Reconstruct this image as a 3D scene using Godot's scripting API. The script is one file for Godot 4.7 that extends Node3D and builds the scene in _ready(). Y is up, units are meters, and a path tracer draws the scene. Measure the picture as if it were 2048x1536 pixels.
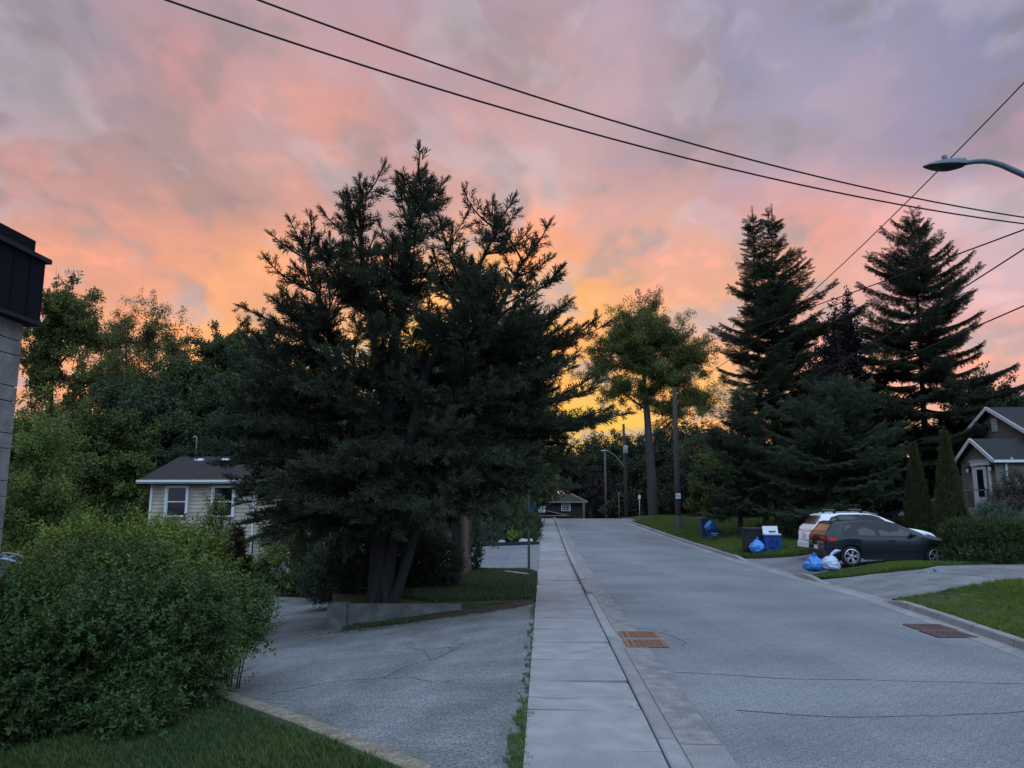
extends Node3D
# A residential street at sunset. x right, y up, the street runs along -z; "d" below is the distance along the street (-z).

var rng := RandomNumberGenerator.new()
var taken := {}
var M := {}
const EYE := 2.2

func _ready() -> void:
	rng.seed = 7
	# camera
	var cam := Camera3D.new()
	cam.name = "camera"
	cam.fov = 52.8
	cam.near = 0.1
	cam.far = 2500.0
	cam.position = Vector3(0, EYE, 0)
	cam.rotation = Vector3(deg_to_rad(9.0), deg_to_rad(2.26), 0)
	add_child(cam)
	cam.current = true
	# sky, exposure
	var we := WorldEnvironment.new()
	we.name = "environment"
	var env := Environment.new()
	env.background_mode = Environment.BG_SKY
	var sky := Sky.new()
	var pano := PanoramaSkyMaterial.new()
	pano.panorama = sky_picture()
	sky.sky_material = pano
	env.sky = sky
	env.tonemap_mode = Environment.TONE_MAPPER_LINEAR
	env.tonemap_exposure = 2.05
	env.sdfgi_enabled = true
	env.ssao_enabled = true
	env.ssil_enabled = true
	we.environment = env
	add_child(we)
	# the wide soft light of the bright evening clouds overhead
	var sun := DirectionalLight3D.new()
	sun.name = "sky_light"
	sun.light_energy = 0.5
	sun.light_color = Color(0.75, 0.885, 1.0)
	sun.light_angular_distance = 100.0
	sun.shadow_enabled = true
	sun.rotation = Vector3(deg_to_rad(-62.0), deg_to_rad(12.0), 0)
	add_child(sun)
	make_materials()
	build_ground()
	build_left_side()
	build_right_side()
	build_trees()
	build_objects()
	build_wires()
	build_grass()

# ------------------------------------------------------------------ sky
func sky_picture() -> ImageTexture:
	# air and clouds: colours by compass bearing (0 = up the street, to the right positive) and height in degrees
	var cp := [[-38,30,150,146,166],[-31,30,158,150,165],[-23,34,165,150,168],[-11,35,178,158,178],[1,35,176,158,180],[13,34,152,148,176],[23,33,142,144,176],[34,30,136,140,172],
	[-38,26,148,142,160],[-31,27,156,144,156],[-23,29,216,152,148],[-19,32,190,158,162],[-14,28,226,158,144],[-7,31,176,154,166],[3,31,176,158,172],[14,30,150,148,172],[21,28,164,158,180],[31,27,138,142,172],
	[-36,22,214,154,144],[-33,23,186,148,144],[-27,24,168,146,146],[-20,26,186,162,164],[-11,26,196,156,154],[-3,29,196,156,158],[9,26,170,154,168],[20,26,168,160,178],[29,24,158,150,174],[33,25,186,150,166],
	[-37,19,196,156,154],[-32,20,184,146,142],[-25,21,176,146,144],[-18,23,208,156,148],[-3,24,214,162,152],[0,25,214,184,182],[8,23,206,160,156],[19,21,190,160,172],[30,18,196,176,186],
	[-33,16,224,158,142],[-27,17,218,158,142],[-22,18,236,164,134],[-18,20,234,166,138],[2,19,255,166,122],[8,21,226,176,162],[10,18,232,170,152],[21,18,244,166,146],[25,17,216,170,170],[31,15,206,186,196],
	[-30,15,242,166,134],[-25,14,252,174,122],[-23,15,252,180,122],[-19,13,252,184,120],[3,15,255,178,104],[10,14,248,182,136],[15,13,246,182,140],[22,13,226,176,170],[30,12,224,172,176],
	[-34,11,252,178,128],[-23,11,254,182,116],[-3,13,255,196,104],[4,11,255,192,96],[8,11,255,192,110],[22,9,246,180,150],[31,9,246,176,158],[-21,7,255,186,108],[-7,8,255,200,90],[4,7,255,204,86],[12,8,255,190,104],[21,5,250,180,140],[30,7,248,176,152],[2,2,255,196,80],[-17,2,255,186,96],[15,2,252,180,110],
	[-60,30,146,146,172],[-60,12,226,170,156],[60,28,134,142,178],[60,10,220,172,172],[-90,30,132,146,184],[90,30,130,146,186],[-90,8,190,172,188],[90,8,190,172,190],[-135,20,126,150,196],[135,20,126,150,196],[180,15,126,154,204],[180,40,120,148,198],[-120,50,122,146,190],[120,50,122,146,190],[0,52,142,148,182],[-60,55,132,146,184],[60,55,130,146,186],[0,75,126,146,188],[180,75,122,146,192]]
	var w := 3072
	var h := 1536
	var lw := 180
	var lh := 46
	var lut := PackedVector3Array()
	lut.resize(lw * lh)
	var pts := []
	for c in cp:
		pts.append([float(c[0]), float(c[1]), lin3(Color8(c[2], c[3], c[4]))])
	for j in lh:
		var el := j * 2.0
		for i in lw:
			var az := i * 2.0 - 180.0
			var sum := Vector3.ZERO
			var ws := 0.0
			var ce := cos(deg_to_rad(el))
			for p in pts:
				var da: float = absf(az - p[0])
				if da > 180.0:
					da = 360.0 - da
				da *= lerpf(ce, 1.0, 0.2)
				var de: float = el - p[1]
				var q := da * da + de * de * 1.6
				var k := 1.0 / pow(q + 6.0, 1.7)
				sum += p[2] * k
				ws += k
			lut[j * lw + i] = sum / ws
	var n := [noise(3, 0.9, 5), noise(11, 3.0, 5), noise(23, 1.0, 4), noise(57, 5.5, 4), noise(83, 0.8, 2), noise(91, 13.0, 3)]
	var px := PackedFloat32Array()
	px.resize(w * h * 3)
	var y := 0
	while y < h:
		var el := 90.0 - (y + 0.5) / h * 180.0
		var near := el < 48.0 and el > -1.5
		var bx := 0
		while bx < w:
			var az := fposmod((bx + 0.5) / w * 360.0 + 180.0, 360.0) - 180.0
			var fine := near and absf(az) < 56.0
			var col := Vector3(0.055, 0.055, 0.05)
			if el >= -1.5 and (fine or (y % 4 == 0 and bx % 4 == 0)):
				col = sky_colour(az, el, lut, lw, lh, n)
			elif el >= -1.5:
				# away from the sunset the clouds are broad and soft
				var o := ((y - y % 4) * w + bx - bx % 4) * 3
				if y % 4 != 0 and near and fine == false:
					o = ((y - y % 4) * w + bx - bx % 4) * 3
				col = Vector3(px[o], px[o + 1], px[o + 2])
			var q := (y * w + bx) * 3
			px[q] = col.x
			px[q + 1] = col.y
			px[q + 2] = col.z
			bx += 1
		y += 1
	return ImageTexture.create_from_image(Image.create_from_data(w, h, false, Image.FORMAT_RGBF, px.to_byte_array()))

func sky_colour(az: float, el: float, lut: PackedVector3Array, lw: int, lh: int, n: Array) -> Vector3:
	var er := deg_to_rad(el)
	var ar := deg_to_rad(az)
	# the cloud deck, seen in perspective
	var f := 1.0 / (sin(maxf(er, 0.0)) + 0.16)
	var cx := sin(ar) * cos(er) * f
	var cz := -cos(ar) * cos(er) * f
	var a: float = n[0].get_noise_2d(cx * 1.25, cz * 0.75)
	var b: float = n[1].get_noise_2d(cx * 1.1 + a * 0.22, cz * 0.8)
	var c3: float = n[2].get_noise_2d(cx * 2.0 + 40.0, cz * 1.3)
	var e4: float = n[3].get_noise_2d(cx * 1.3 + b * 0.12, cz * 0.9)
	var e5: float = n[5].get_noise_2d(cx * 1.2, cz * 0.9 + e4 * 0.05)
	var wa: float = az + n[4].get_noise_2d(cx, cz) * 6.0 + b * 2.0 + e4 * 1.2
	var we: float = clampf(el + n[4].get_noise_2d(cx + 70.0, cz) * 4.0 + b * 1.5 + e4 * 0.8, 0.0, 89.0)
	var fx := fposmod((wa + 180.0) / 2.0, lw)
	var fy := we / 2.0
	var i0 := int(fx)
	var j0 := int(fy)
	var tx := fx - i0
	var ty := fy - j0
	var i1 := (i0 + 1) % lw
	var j1 := mini(j0 + 1, lh - 1)
	i0 = i0 % lw
	var col: Vector3 = lut[j0 * lw + i0].lerp(lut[j0 * lw + i1], tx).lerp(lut[j1 * lw + i0].lerp(lut[j1 * lw + i1], tx), ty)
	# rosy undersides where the low sun still reaches, greyer folds and pale gaps between
	var low := clampf(1.0 - el / 38.0, 0.0, 1.0) * clampf(1.25 - absf(az + 4.0) / 75.0, 0.0, 1.0)
	var lit := smoothstep(0.22, 0.48, b + 0.3 * c3 + 0.40 * e4 + 0.15 * e5) * low
	var fold := smoothstep(0.02, 0.5, -b - 0.3 * a - 0.25 * e4)
	var g := (col.x + col.y + col.z) / 3.0
	col = col.lerp(Vector3(g * 0.96, g * 0.88, g * 0.95) * 0.86, fold * 0.55)
	col = col.lerp(col * Vector3(1.42, 1.06, 0.88), lit * 0.85)
	var pale := smoothstep(0.12, 0.42, c3 - 0.4 * b + 0.4 * e4) * clampf(el / 14.0, 0.0, 1.0)
	col = col.lerp(Vector3(0.60, 0.54, 0.60), pale * 0.24)
	return col * (1.0 + 0.12 * b + 0.05 * c3 + 0.045 * e4 + 0.025 * e5) * 0.508

func lin3(c: Color) -> Vector3:
	var l := c.srgb_to_linear()
	return Vector3(l.r, l.g, l.b)

func noise(s: int, freq: float, oct := 4) -> FastNoiseLite:
	var n := FastNoiseLite.new()
	n.seed = s
	n.noise_type = FastNoiseLite.TYPE_SIMPLEX_SMOOTH
	n.frequency = freq
	n.fractal_octaves = oct
	return n

# ------------------------------------------------------------------ names and metas
func numbered(called: String) -> String:
	if not taken.has(called):
		taken[called] = 0
		return called
	taken[called] += 1
	return "%s_%03d" % [called, taken[called]]

func tag(o: Node3D, label: String, category: String, group := "", kind := "") -> Node3D:
	o.set_meta("label", label)
	o.set_meta("category", category)
	if group:
		o.set_meta("group", group)
	if kind:
		o.set_meta("kind", kind)
	return o

func thing(called: String, label: String, category: String, at := Vector3.ZERO, turn := 0.0, group := "") -> Node3D:
	var o := Node3D.new()
	o.name = numbered(called)
	add_child(o)
	o.position = at
	o.rotation.y = turn
	tag(o, label, category, group)
	return o

func put(called: String, mesh: Mesh, m: Material, parent: Node = null) -> MeshInstance3D:
	var o := MeshInstance3D.new()
	o.mesh = mesh
	o.material_override = m
	if parent:
		o.name = called
		parent.add_child(o, true)
	else:
		o.name = numbered(called)
		add_child(o)
	return o

func obj(called: String, st: SurfaceTool, m: Material, parent: Node = null) -> MeshInstance3D:
	st.generate_normals()
	return put(called, st.commit(), m, parent)

func structure(called: String, st: SurfaceTool, m: Material, parent: Node = null) -> MeshInstance3D:
	var o := obj(called, st, m, parent)
	if not parent:
		o.set_meta("kind", "structure")
	return o

# ------------------------------------------------------------------ shapes
func begin(smooth := false) -> SurfaceTool:
	var st := SurfaceTool.new()
	st.begin(Mesh.PRIMITIVE_TRIANGLES)
	st.set_smooth_group(0 if smooth else -1)
	return st

func tri(st: SurfaceTool, a: Vector3, b: Vector3, c: Vector3) -> void:
	st.add_vertex(a)
	st.add_vertex(b)
	st.add_vertex(c)

func quad(st: SurfaceTool, a: Vector3, b: Vector3, c: Vector3, d: Vector3) -> void:
	tri(st, a, b, c)
	tri(st, a, c, d)

func hexa(st: SurfaceTool, p: Array) -> void:
	# p: four corners below (seen from above, clockwise), four above
	quad(st, p[4], p[5], p[6], p[7])
	quad(st, p[3], p[2], p[1], p[0])
	for i in 4:
		var j := (i + 1) % 4
		quad(st, p[j], p[j + 4], p[i + 4], p[i])

func box(st: SurfaceTool, c: Vector3, s: Vector3, b := Basis.IDENTITY) -> void:
	var h := s / 2.0
	var p := []
	for y in [-1, 1]:
		for q in [[-1, -1], [1, -1], [1, 1], [-1, 1]]:
			p.append(c + b * Vector3(q[0] * h.x, y * h.y, q[1] * h.z))
	hexa(st, p)

func bevel_box(st: SurfaceTool, c: Vector3, s: Vector3, e: float, b := Basis.IDENTITY) -> void:
	# a box whose top edges are chamfered
	var h := s / 2.0
	var rings := []
	for r in [[-h.y, 0.0], [h.y - e, 0.0], [h.y, e]]:
		var ring := []
		for q in [[-1, -1], [1, -1], [1, 1], [-1, 1]]:
			ring.append(c + b * Vector3(q[0] * (h.x - r[1]), r[0], q[1] * (h.z - r[1])))
		rings.append(ring)
	for k in 2:
		for i in 4:
			var j := (i + 1) % 4
			quad(st, rings[k][j], rings[k + 1][j], rings[k + 1][i], rings[k][i])
	quad(st, rings[2][0], rings[2][1], rings[2][2], rings[2][3])
	quad(st, rings[0][3], rings[0][2], rings[0][1], rings[0][0])

func bar(st: SurfaceTool, a: Vector3, b: Vector3, w: float, h: float, up := Vector3.UP) -> void:
	var y := (b - a)
	var l := y.length()
	y = y / l
	var x := up.cross(y)
	if x.length() < 0.01:
		x = Vector3.RIGHT.cross(y)
	x = x.normalized()
	box(st, (a + b) / 2.0, Vector3(w, l, h), Basis(x, y, x.cross(y)))

func tube(st: SurfaceTool, pts: Array, rad: Array, sides := 6, cap := false) -> void:
	var rings := []
	var side := Vector3.RIGHT
	for i in pts.size():
		var t: Vector3 = (pts[mini(i + 1, pts.size() - 1)] - pts[maxi(i - 1, 0)]).normalized()
		var x := side - t * side.dot(t)
		if x.length() < 0.05:
			x = Vector3.FORWARD - t * t.z * -1.0
		x = x.normalized()
		side = x
		var y := t.cross(x)
		var ring := []
		for k in sides:
			var a := TAU * k / sides
			ring.append(pts[i] + (x * cos(a) + y * sin(a)) * rad[i])
		rings.append(ring)
	for i in rings.size() - 1:
		for k in sides:
			var j := (k + 1) % sides
			quad(st, rings[i][k], rings[i + 1][k], rings[i + 1][j], rings[i][j])
	if cap:
		for k in range(1, sides - 1):
			tri(st, rings[0][0], rings[0][k], rings[0][k + 1])
			tri(st, rings[-1][0], rings[-1][k + 1], rings[-1][k])

func lathe(st: SurfaceTool, prof: Array, sides: int, o := Vector3.ZERO, b := Basis.IDENTITY) -> void:
	# prof: [radius, height] rows
	for i in prof.size() - 1:
		for k in sides:
			var a0 := TAU * k / sides
			var a1 := TAU * (k + 1) / sides
			var p := []
			for q in [[i, a0], [i + 1, a0], [i + 1, a1], [i, a1]]:
				p.append(o + b * Vector3(cos(q[1]) * prof[q[0]][0], prof[q[0]][1], sin(q[1]) * prof[q[0]][0]))
			if prof[i][0] < 1e-5:
				tri(st, p[0], p[1], p[2])
			elif prof[i + 1][0] < 1e-5:
				tri(st, p[0], p[1], p[3])
			else:
				quad(st, p[0], p[1], p[2], p[3])

func bez(a: Vector3, c: Vector3, b: Vector3, t: float) -> Vector3:
	return a.lerp(c, t).lerp(c.lerp(b, t), t)

func toward(dir: Vector3, roll := 0.0) -> Basis:
	# a basis whose y points along dir
	var y := dir.normalized()
	var x := y.cross(Vector3.UP)
	if x.length() < 0.05:
		x = Vector3.RIGHT
	x = x.normalized()
	return Basis(x, y, x.cross(y)).rotated(y, roll)

func rnd(a: float, b: float) -> float:
	return rng.randf_range(a, b)

func rdir() -> Vector3:
	var z := rng.randf_range(-1, 1)
	var a := rng.randf() * TAU
	var r := sqrt(1 - z * z)
	return Vector3(cos(a) * r, z, sin(a) * r)

# copies of one mesh
class Scatter:
	var buf := PackedFloat32Array()
	func add(o: Vector3, b: Basis, c: Color) -> void:
		buf.append_array(PackedFloat32Array([b.x.x, b.y.x, b.z.x, o.x, b.x.y, b.y.y, b.z.y, o.y, b.x.z, b.y.z, b.z.z, o.z, c.r, c.g, c.b, 1.0]))

func spread(called: String, s: Scatter, mesh: Mesh, m: Material, parent: Node = null) -> MultiMeshInstance3D:
	var mm := MultiMesh.new()
	mm.transform_format = MultiMesh.TRANSFORM_3D
	mm.use_colors = true
	mm.mesh = mesh
	mm.instance_count = s.buf.size() / 16
	mm.buffer = s.buf
	var o := MultiMeshInstance3D.new()
	o.multimesh = mm
	o.material_override = m
	if parent:
		o.name = called
		parent.add_child(o, true)
	else:
		o.name = numbered(called)
		add_child(o)
	o.set_meta("kind", "stuff")
	return o

# ------------------------------------------------------------------ materials
func lin(r: float, g: float, b: float) -> Color:
	return Color(r, g, b).linear_to_srgb()

func mat(called: String, c: Color, rough := 0.8, metal := 0.0) -> StandardMaterial3D:
	var m := StandardMaterial3D.new()
	m.resource_name = called
	m.albedo_color = c.linear_to_srgb()
	m.roughness = rough
	m.metallic = metal
	M[called] = m
	return m

func noise_tex(s: int, freq: float, lo: Color, hi: Color, oct := 4, size := 512, mid := -1.0) -> NoiseTexture2D:
	var t := NoiseTexture2D.new()
	t.width = size
	t.height = size
	t.seamless = true
	t.noise = noise(s, freq, oct)
	var g := Gradient.new()
	g.set_color(0, lo)
	g.set_color(1, hi)
	if mid >= 0.0:
		g.add_point(mid, lo.lerp(hi, 0.5))
	t.color_ramp = g
	return t

func grainy(m: StandardMaterial3D, fine: Texture2D, fine_scale: float, coarse: Texture2D, coarse_scale: float) -> void:
	m.albedo_texture = fine
	m.uv1_triplanar = true
	m.uv1_world_triplanar = true
	m.uv1_scale = Vector3.ONE * fine_scale
	if coarse:
		m.detail_enabled = true
		m.detail_albedo = coarse
		m.detail_blend_mode = BaseMaterial3D.BLEND_MODE_MUL
		m.detail_uv_layer = BaseMaterial3D.DETAIL_UV_2
		m.uv2_triplanar = true
		m.uv2_world_triplanar = true
		m.uv2_scale = Vector3.ONE * coarse_scale

func bumpy(m: StandardMaterial3D, t: Texture2D, cm: float) -> void:
	m.heightmap_enabled = true
	m.heightmap_texture = t
	m.heightmap_scale = cm

func leafy_mat(called: String, back: float) -> StandardMaterial3D:
	var m := mat(called, Color(1, 1, 1), 0.62)
	m.vertex_color_use_as_albedo = true
	if back > 0.0:
		m.backlight_enabled = true
		m.backlight = Color(back, back, back * 0.6)
	return m

func aggregate(s: int, cells: float, lo: Color, hi: Color, size := 512) -> NoiseTexture2D:
	# small stones, each of its own grey
	var n := FastNoiseLite.new()
	n.seed = s
	n.noise_type = FastNoiseLite.TYPE_CELLULAR
	n.cellular_return_type = FastNoiseLite.RETURN_CELL_VALUE
	n.frequency = cells
	n.fractal_octaves = 2
	n.fractal_gain = 0.6
	var t := NoiseTexture2D.new()
	t.width = size
	t.height = size
	t.seamless = true
	t.noise = n
	var g := Gradient.new()
	g.set_color(0, lo)
	g.set_color(1, hi)
	t.color_ramp = g
	return t

func make_materials() -> void:
	var stones := aggregate(5, 0.09, Color(0.42, 0.42, 0.42), Color(1, 1, 1))
	var blotch := noise_tex(8, 0.008, Color(0.80, 0.80, 0.81), Color(1, 1, 1), 5)
	var blotch2 := noise_tex(31, 0.012, Color(0.72, 0.715, 0.70), Color(1, 1, 1), 6)
	var blotch3 := noise_tex(37, 0.009, Color(0.86, 0.855, 0.85), Color(1, 1, 1), 6)
	var pores := noise_tex(17, 0.05, Color(0.76, 0.76, 0.76), Color(1, 1, 1), 5)
	M.pores = pores
	var m := mat("asphalt", Color(0.44, 0.475, 0.495), 0.86)
	grainy(m, stones, 2.1, blotch, 0.07)
	bumpy(m, stones, 0.15)
	m = mat("old_asphalt", Color(0.45, 0.48, 0.49), 0.88)
	grainy(m, stones, 1.15, blotch2, 0.11)
	bumpy(m, stones, 0.25)
	m = mat("new_asphalt", Color(0.40, 0.425, 0.46), 0.85)
	grainy(m, stones, 0.9, blotch, 0.09)
	m = mat("concrete", Color(0.40, 0.395, 0.40), 0.85)
	grainy(m, pores, 1.6, blotch3, 0.3)
	bumpy(m, pores, 0.25)
	m = mat("concrete_light", Color(0.435, 0.43, 0.43), 0.85)
	grainy(m, pores, 1.8, blotch3, 0.4)
	m = mat("concrete_dark", Color(0.355, 0.35, 0.35), 0.88)
	grainy(m, pores, 1.4, blotch3, 0.34)
	m = mat("gutter", Color(0.38, 0.375, 0.37), 0.88)
	grainy(m, pores, 0.9, blotch2, 0.45)
	m = mat("old_wall", Color(0.25, 0.25, 0.24), 0.9)
	grainy(m, pores, 0.7, noise_tex(77, 0.012, Color(0.62, 0.62, 0.60), Color(1, 1, 1), 6), 0.35)
	bumpy(m, pores, 0.6)
	m = mat("tan_curb", Color(0.52, 0.45, 0.34), 0.9)
	grainy(m, aggregate(9, 0.12, Color(0.55, 0.53, 0.5), Color(1, 1, 1), 256), 1.5, blotch2, 0.6)
	mat("crack", Color(0.085, 0.085, 0.088), 0.95)
	mat("pale_seam", Color(0.40, 0.39, 0.38), 0.9)
	m = mat("soil", Color(0.05, 0.036, 0.024), 0.95)
	grainy(m, stones, 0.6, blotch2, 0.3)
	m = mat("litter", Color(0.12, 0.085, 0.055), 0.95)
	grainy(m, stones, 0.9, blotch2, 0.7)
	m = mat("turf", Color(0.075, 0.105, 0.014), 0.9)
	grainy(m, noise_tex(41, 0.06, Color(0.55, 0.6, 0.5), Color(1, 1, 1), 4), 0.5, blotch2, 0.13)
	m = mat("earth", Color(0.045, 0.06, 0.025), 0.95)
	grainy(m, noise_tex(43, 0.03, Color(0.5, 0.5, 0.5), Color(1, 1, 1), 4), 0.1, null, 0)
	m = mat("bark", Color(0.052, 0.046, 0.042), 0.92)
	grainy(m, noise_tex(51, 0.03, Color(0.45, 0.42, 0.4), Color(1, 1, 1), 5), 1.2, null, 0)
	m.uv1_scale = Vector3(2.6, 0.5, 2.6)
	bumpy(m, m.albedo_texture, 2.0)
	m = mat("pale_bark", Color(0.11, 0.105, 0.10), 0.92)
	grainy(m, M.bark.albedo_texture, 1.2, null, 0)
	m.uv1_scale = Vector3(2.0, 0.35, 2.0)
	bumpy(m, m.albedo_texture, 3.0)
	m = mat("pole_wood", Color(0.115, 0.10, 0.09), 0.9)
	grainy(m, M.bark.albedo_texture, 1.0, null, 0)
	m.uv1_scale = Vector3(5.0, 0.25, 5.0)
	m = mat("grey_wood", Color(0.20, 0.175, 0.15), 0.9)
	grainy(m, M.bark.albedo_texture, 1.0, null, 0)
	m.uv1_scale = Vector3(4.0, 0.6, 4.0)
	m = mat("brown_wood", Color(0.20, 0.155, 0.12), 0.8)
	grainy(m, M.bark.albedo_texture, 1.0, null, 0)
	m.uv1_scale = Vector3(4.0, 0.5, 4.0)
	mat("dark_wood", Color(0.018, 0.014, 0.013), 0.7)
	mat("sign_panel", Color(0.11, 0.085, 0.07), 0.6)
	leafy_mat("needles", 0.0)
	leafy_mat("leaves", 0.8)
	leafy_mat("grass", 0.35)
	# buildings
	m = mat("block", Color(0.36, 0.37, 0.37), 0.9)
	grainy(m, pores, 1.3, blotch2, 0.5)
	bumpy(m, pores, 0.3)
	mat("mortar", Color(0.10, 0.10, 0.10), 0.95)
	m = mat("dark_metal", Color(0.012, 0.013, 0.019), 0.8)
	m.metallic_specular = 0.15
	m = mat("dark_metal_trim", Color(0.03, 0.031, 0.04), 0.7)
	m.metallic_specular = 0.2
	m = mat("cream_siding", Color(0.72, 0.60, 0.45), 0.7)
	grainy(m, pores, 0.8, blotch, 0.3)
	m = mat("grey_siding", Color(0.29, 0.275, 0.245), 0.7)
	grainy(m, pores, 0.8, blotch, 0.3)
	mat("white_trim", Color(0.66, 0.66, 0.66), 0.5)
	m = mat("roof", Color(0.052, 0.043, 0.045), 0.92)
	grainy(m, stones, 1.1, blotch2, 0.4)
	bumpy(m, stones, 0.6)
	m = mat("roof_grey", Color(0.05, 0.05, 0.058), 0.92)
	grainy(m, stones, 1.1, blotch2, 0.4)
	m = mat("brick_far", Color(0.065, 0.045, 0.042), 0.9)
	grainy(m, stones, 1.5, blotch2, 0.4)
	mat("room", Color(0.012, 0.013, 0.016), 0.9)
	m = mat("pane", Color(0.85, 0.9, 0.92, 0.12), 0.06)
	m.transparency = BaseMaterial3D.TRANSPARENCY_ALPHA
	m = mat("dark_glass", Color(0.010, 0.011, 0.013), 0.06)
	m.metallic_specular = 0.7
	m = mat("car_glass", Color(0.03, 0.03, 0.032), 0.1)
	m.metallic_specular = 1.0
	m = mat("grey_glass", Color(0.032, 0.04, 0.042), 0.06)
	m.metallic_specular = 0.5
	# vehicles
	for c in [["paint_charcoal", Color(0.013, 0.019, 0.023)], ["paint_white", Color(0.72, 0.74, 0.76)], ["paint_black", Color(0.006, 0.007, 0.009)], ["paint_blue_grey", Color(0.20, 0.27, 0.36)]]:
		m = mat(c[0], c[1], 0.3)
		m.clearcoat_enabled = true
		m.clearcoat = 0.4
		m.metallic_specular = 0.3
		m.clearcoat_roughness = 0.06
	mat("rubber", Color(0.012, 0.012, 0.013), 0.85)
	mat("plastic_black", Color(0.012, 0.012, 0.013), 0.6)
	mat("alloy", Color(0.62, 0.63, 0.65), 0.3, 0.8)
	mat("alloy_dark", Color(0.04, 0.04, 0.045), 0.4, 0.6)
	m = mat("red_lens", Color(0.62, 0.02, 0.014), 0.3)
	m.metallic_specular = 0.3
	mat("amber_lens", Color(0.55, 0.20, 0.06), 0.15)
	mat("plate", Color(0.62, 0.64, 0.66), 0.5)
	mat("chrome", Color(0.6, 0.6, 0.62), 0.15, 1.0)
	# street things
	mat("galvanised", Color(0.34, 0.36, 0.37), 0.45, 0.6)
	mat("lamp_grey", Color(0.10, 0.13, 0.15), 0.6)
	mat("lamp_under", Color(0.02, 0.02, 0.02), 0.5)
	mat("wire", Color(0.008, 0.008, 0.010), 0.7)
	mat("green_post", Color(0.05, 0.075, 0.065), 0.6, 0.2)
	mat("white_sign", Color(0.78, 0.78, 0.78), 0.5)
	mat("sign_black", Color(0.015, 0.015, 0.015), 0.6)
	mat("sign_red", Color(0.5, 0.03, 0.03), 0.6)
	m = mat("rust", Color(0.40, 0.20, 0.13), 0.85)
	grainy(m, noise_tex(61, 0.03, Color(0.55, 0.5, 0.48), Color(1, 1, 1), 5), 2.0, null, 0)
	m = mat("dark_rust", Color(0.20, 0.125, 0.115), 0.85)
	grainy(m, M.rust.albedo_texture, 2.0, null, 0)
	mat("pit", Color(0.004, 0.004, 0.004), 0.95)
	mat("bin_black", Color(0.014, 0.013, 0.013), 0.6)
	mat("bin_blue", Color(0.012, 0.055, 0.26), 0.5)
	mat("bin_dark_blue", Color(0.015, 0.05, 0.10), 0.5)
	mat("carton_white", Color(0.66, 0.67, 0.68), 0.8)
	mat("loop_print", Color(0.02, 0.03, 0.06), 0.6)
	for c in [["bag_blue", Color(0.10, 0.42, 0.80), Color(0.12, 0.42, 0.72), Color(0.95, 1, 1)], ["bag_white", Color(0.62, 0.66, 0.76), Color(0.72, 0.76, 0.84), Color(1, 1, 1)]]:
		m = mat(c[0], c[1], 0.25)
		m.metallic_specular = 0.6
		grainy(m, noise_tex(71, 0.03, c[2], c[3], 4, 256), 3.0, null, 0)
		m.uv1_world_triplanar = false
	mat("tarp", Color(0.018, 0.03, 0.075), 0.4)
	mat("stone", Color(0.36, 0.35, 0.33), 0.9)
	mat("edging", Color(0.014, 0.014, 0.018), 0.8)
	mat("board_blue", Color(0.03, 0.13, 0.42), 0.5)
	mat("board_yellow", Color(0.5, 0.33, 0.03), 0.6)

# ------------------------------------------------------------------ the lie of the land
func ss(a: float, b: float, x: float) -> float:
	return smoothstep(a, b, x)

func redge(d: float) -> float:
	# x of the right kerb
	var t := [[0.0, 7.3], [12.0, 7.3], [16.0, 7.7], [20.0, 8.0], [27.0, 8.0], [39.0, 7.8], [54.0, 7.4], [64.0, 7.2], [300.0, 7.2]]
	for i in t.size() - 1:
		if d < t[i + 1][0]:
			return lerpf(t[i][1], t[i + 1][1], clampf((d - t[i][0]) / (t[i + 1][0] - t[i][0]), 0, 1))
	return 7.2

func grade(d: float) -> float:
	# the street climbs gently to a crest about 80 m away
	if d <= 80.0:
		return ss(25, 80, d)
	return 1.0 - 0.012 * pow(minf(d - 80.0, 10.0), 2) * (1.0) - 0.05 * clampf(d - 90.0, 0, 60)

func ground(x: float, d: float) -> float:
	var y := grade(d)
	y -= 0.105 * clampf(-x - 0.2, 0, 7) * (1.0 - 0.7 * ss(24, 40, d))
	y += 0.45 * ss(0.1, 3.0, x - redge(d))
	return y

func lawn_y(x: float, d: float) -> float:
	return ground(x, d) + 0.03 + 0.09 * (1.0 - ss(0, 3, x - redge(d)))

func level_y(_x: float, d: float) -> float:
	return grade(d) + 0.03

func corner_y(_x: float, _d: float) -> float:
	return 1.04

func V(x: float, d: float, y: Callable, off := 0.0) -> Vector3:
	return Vector3(x, y.call(x, d) + off, -d)

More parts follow.
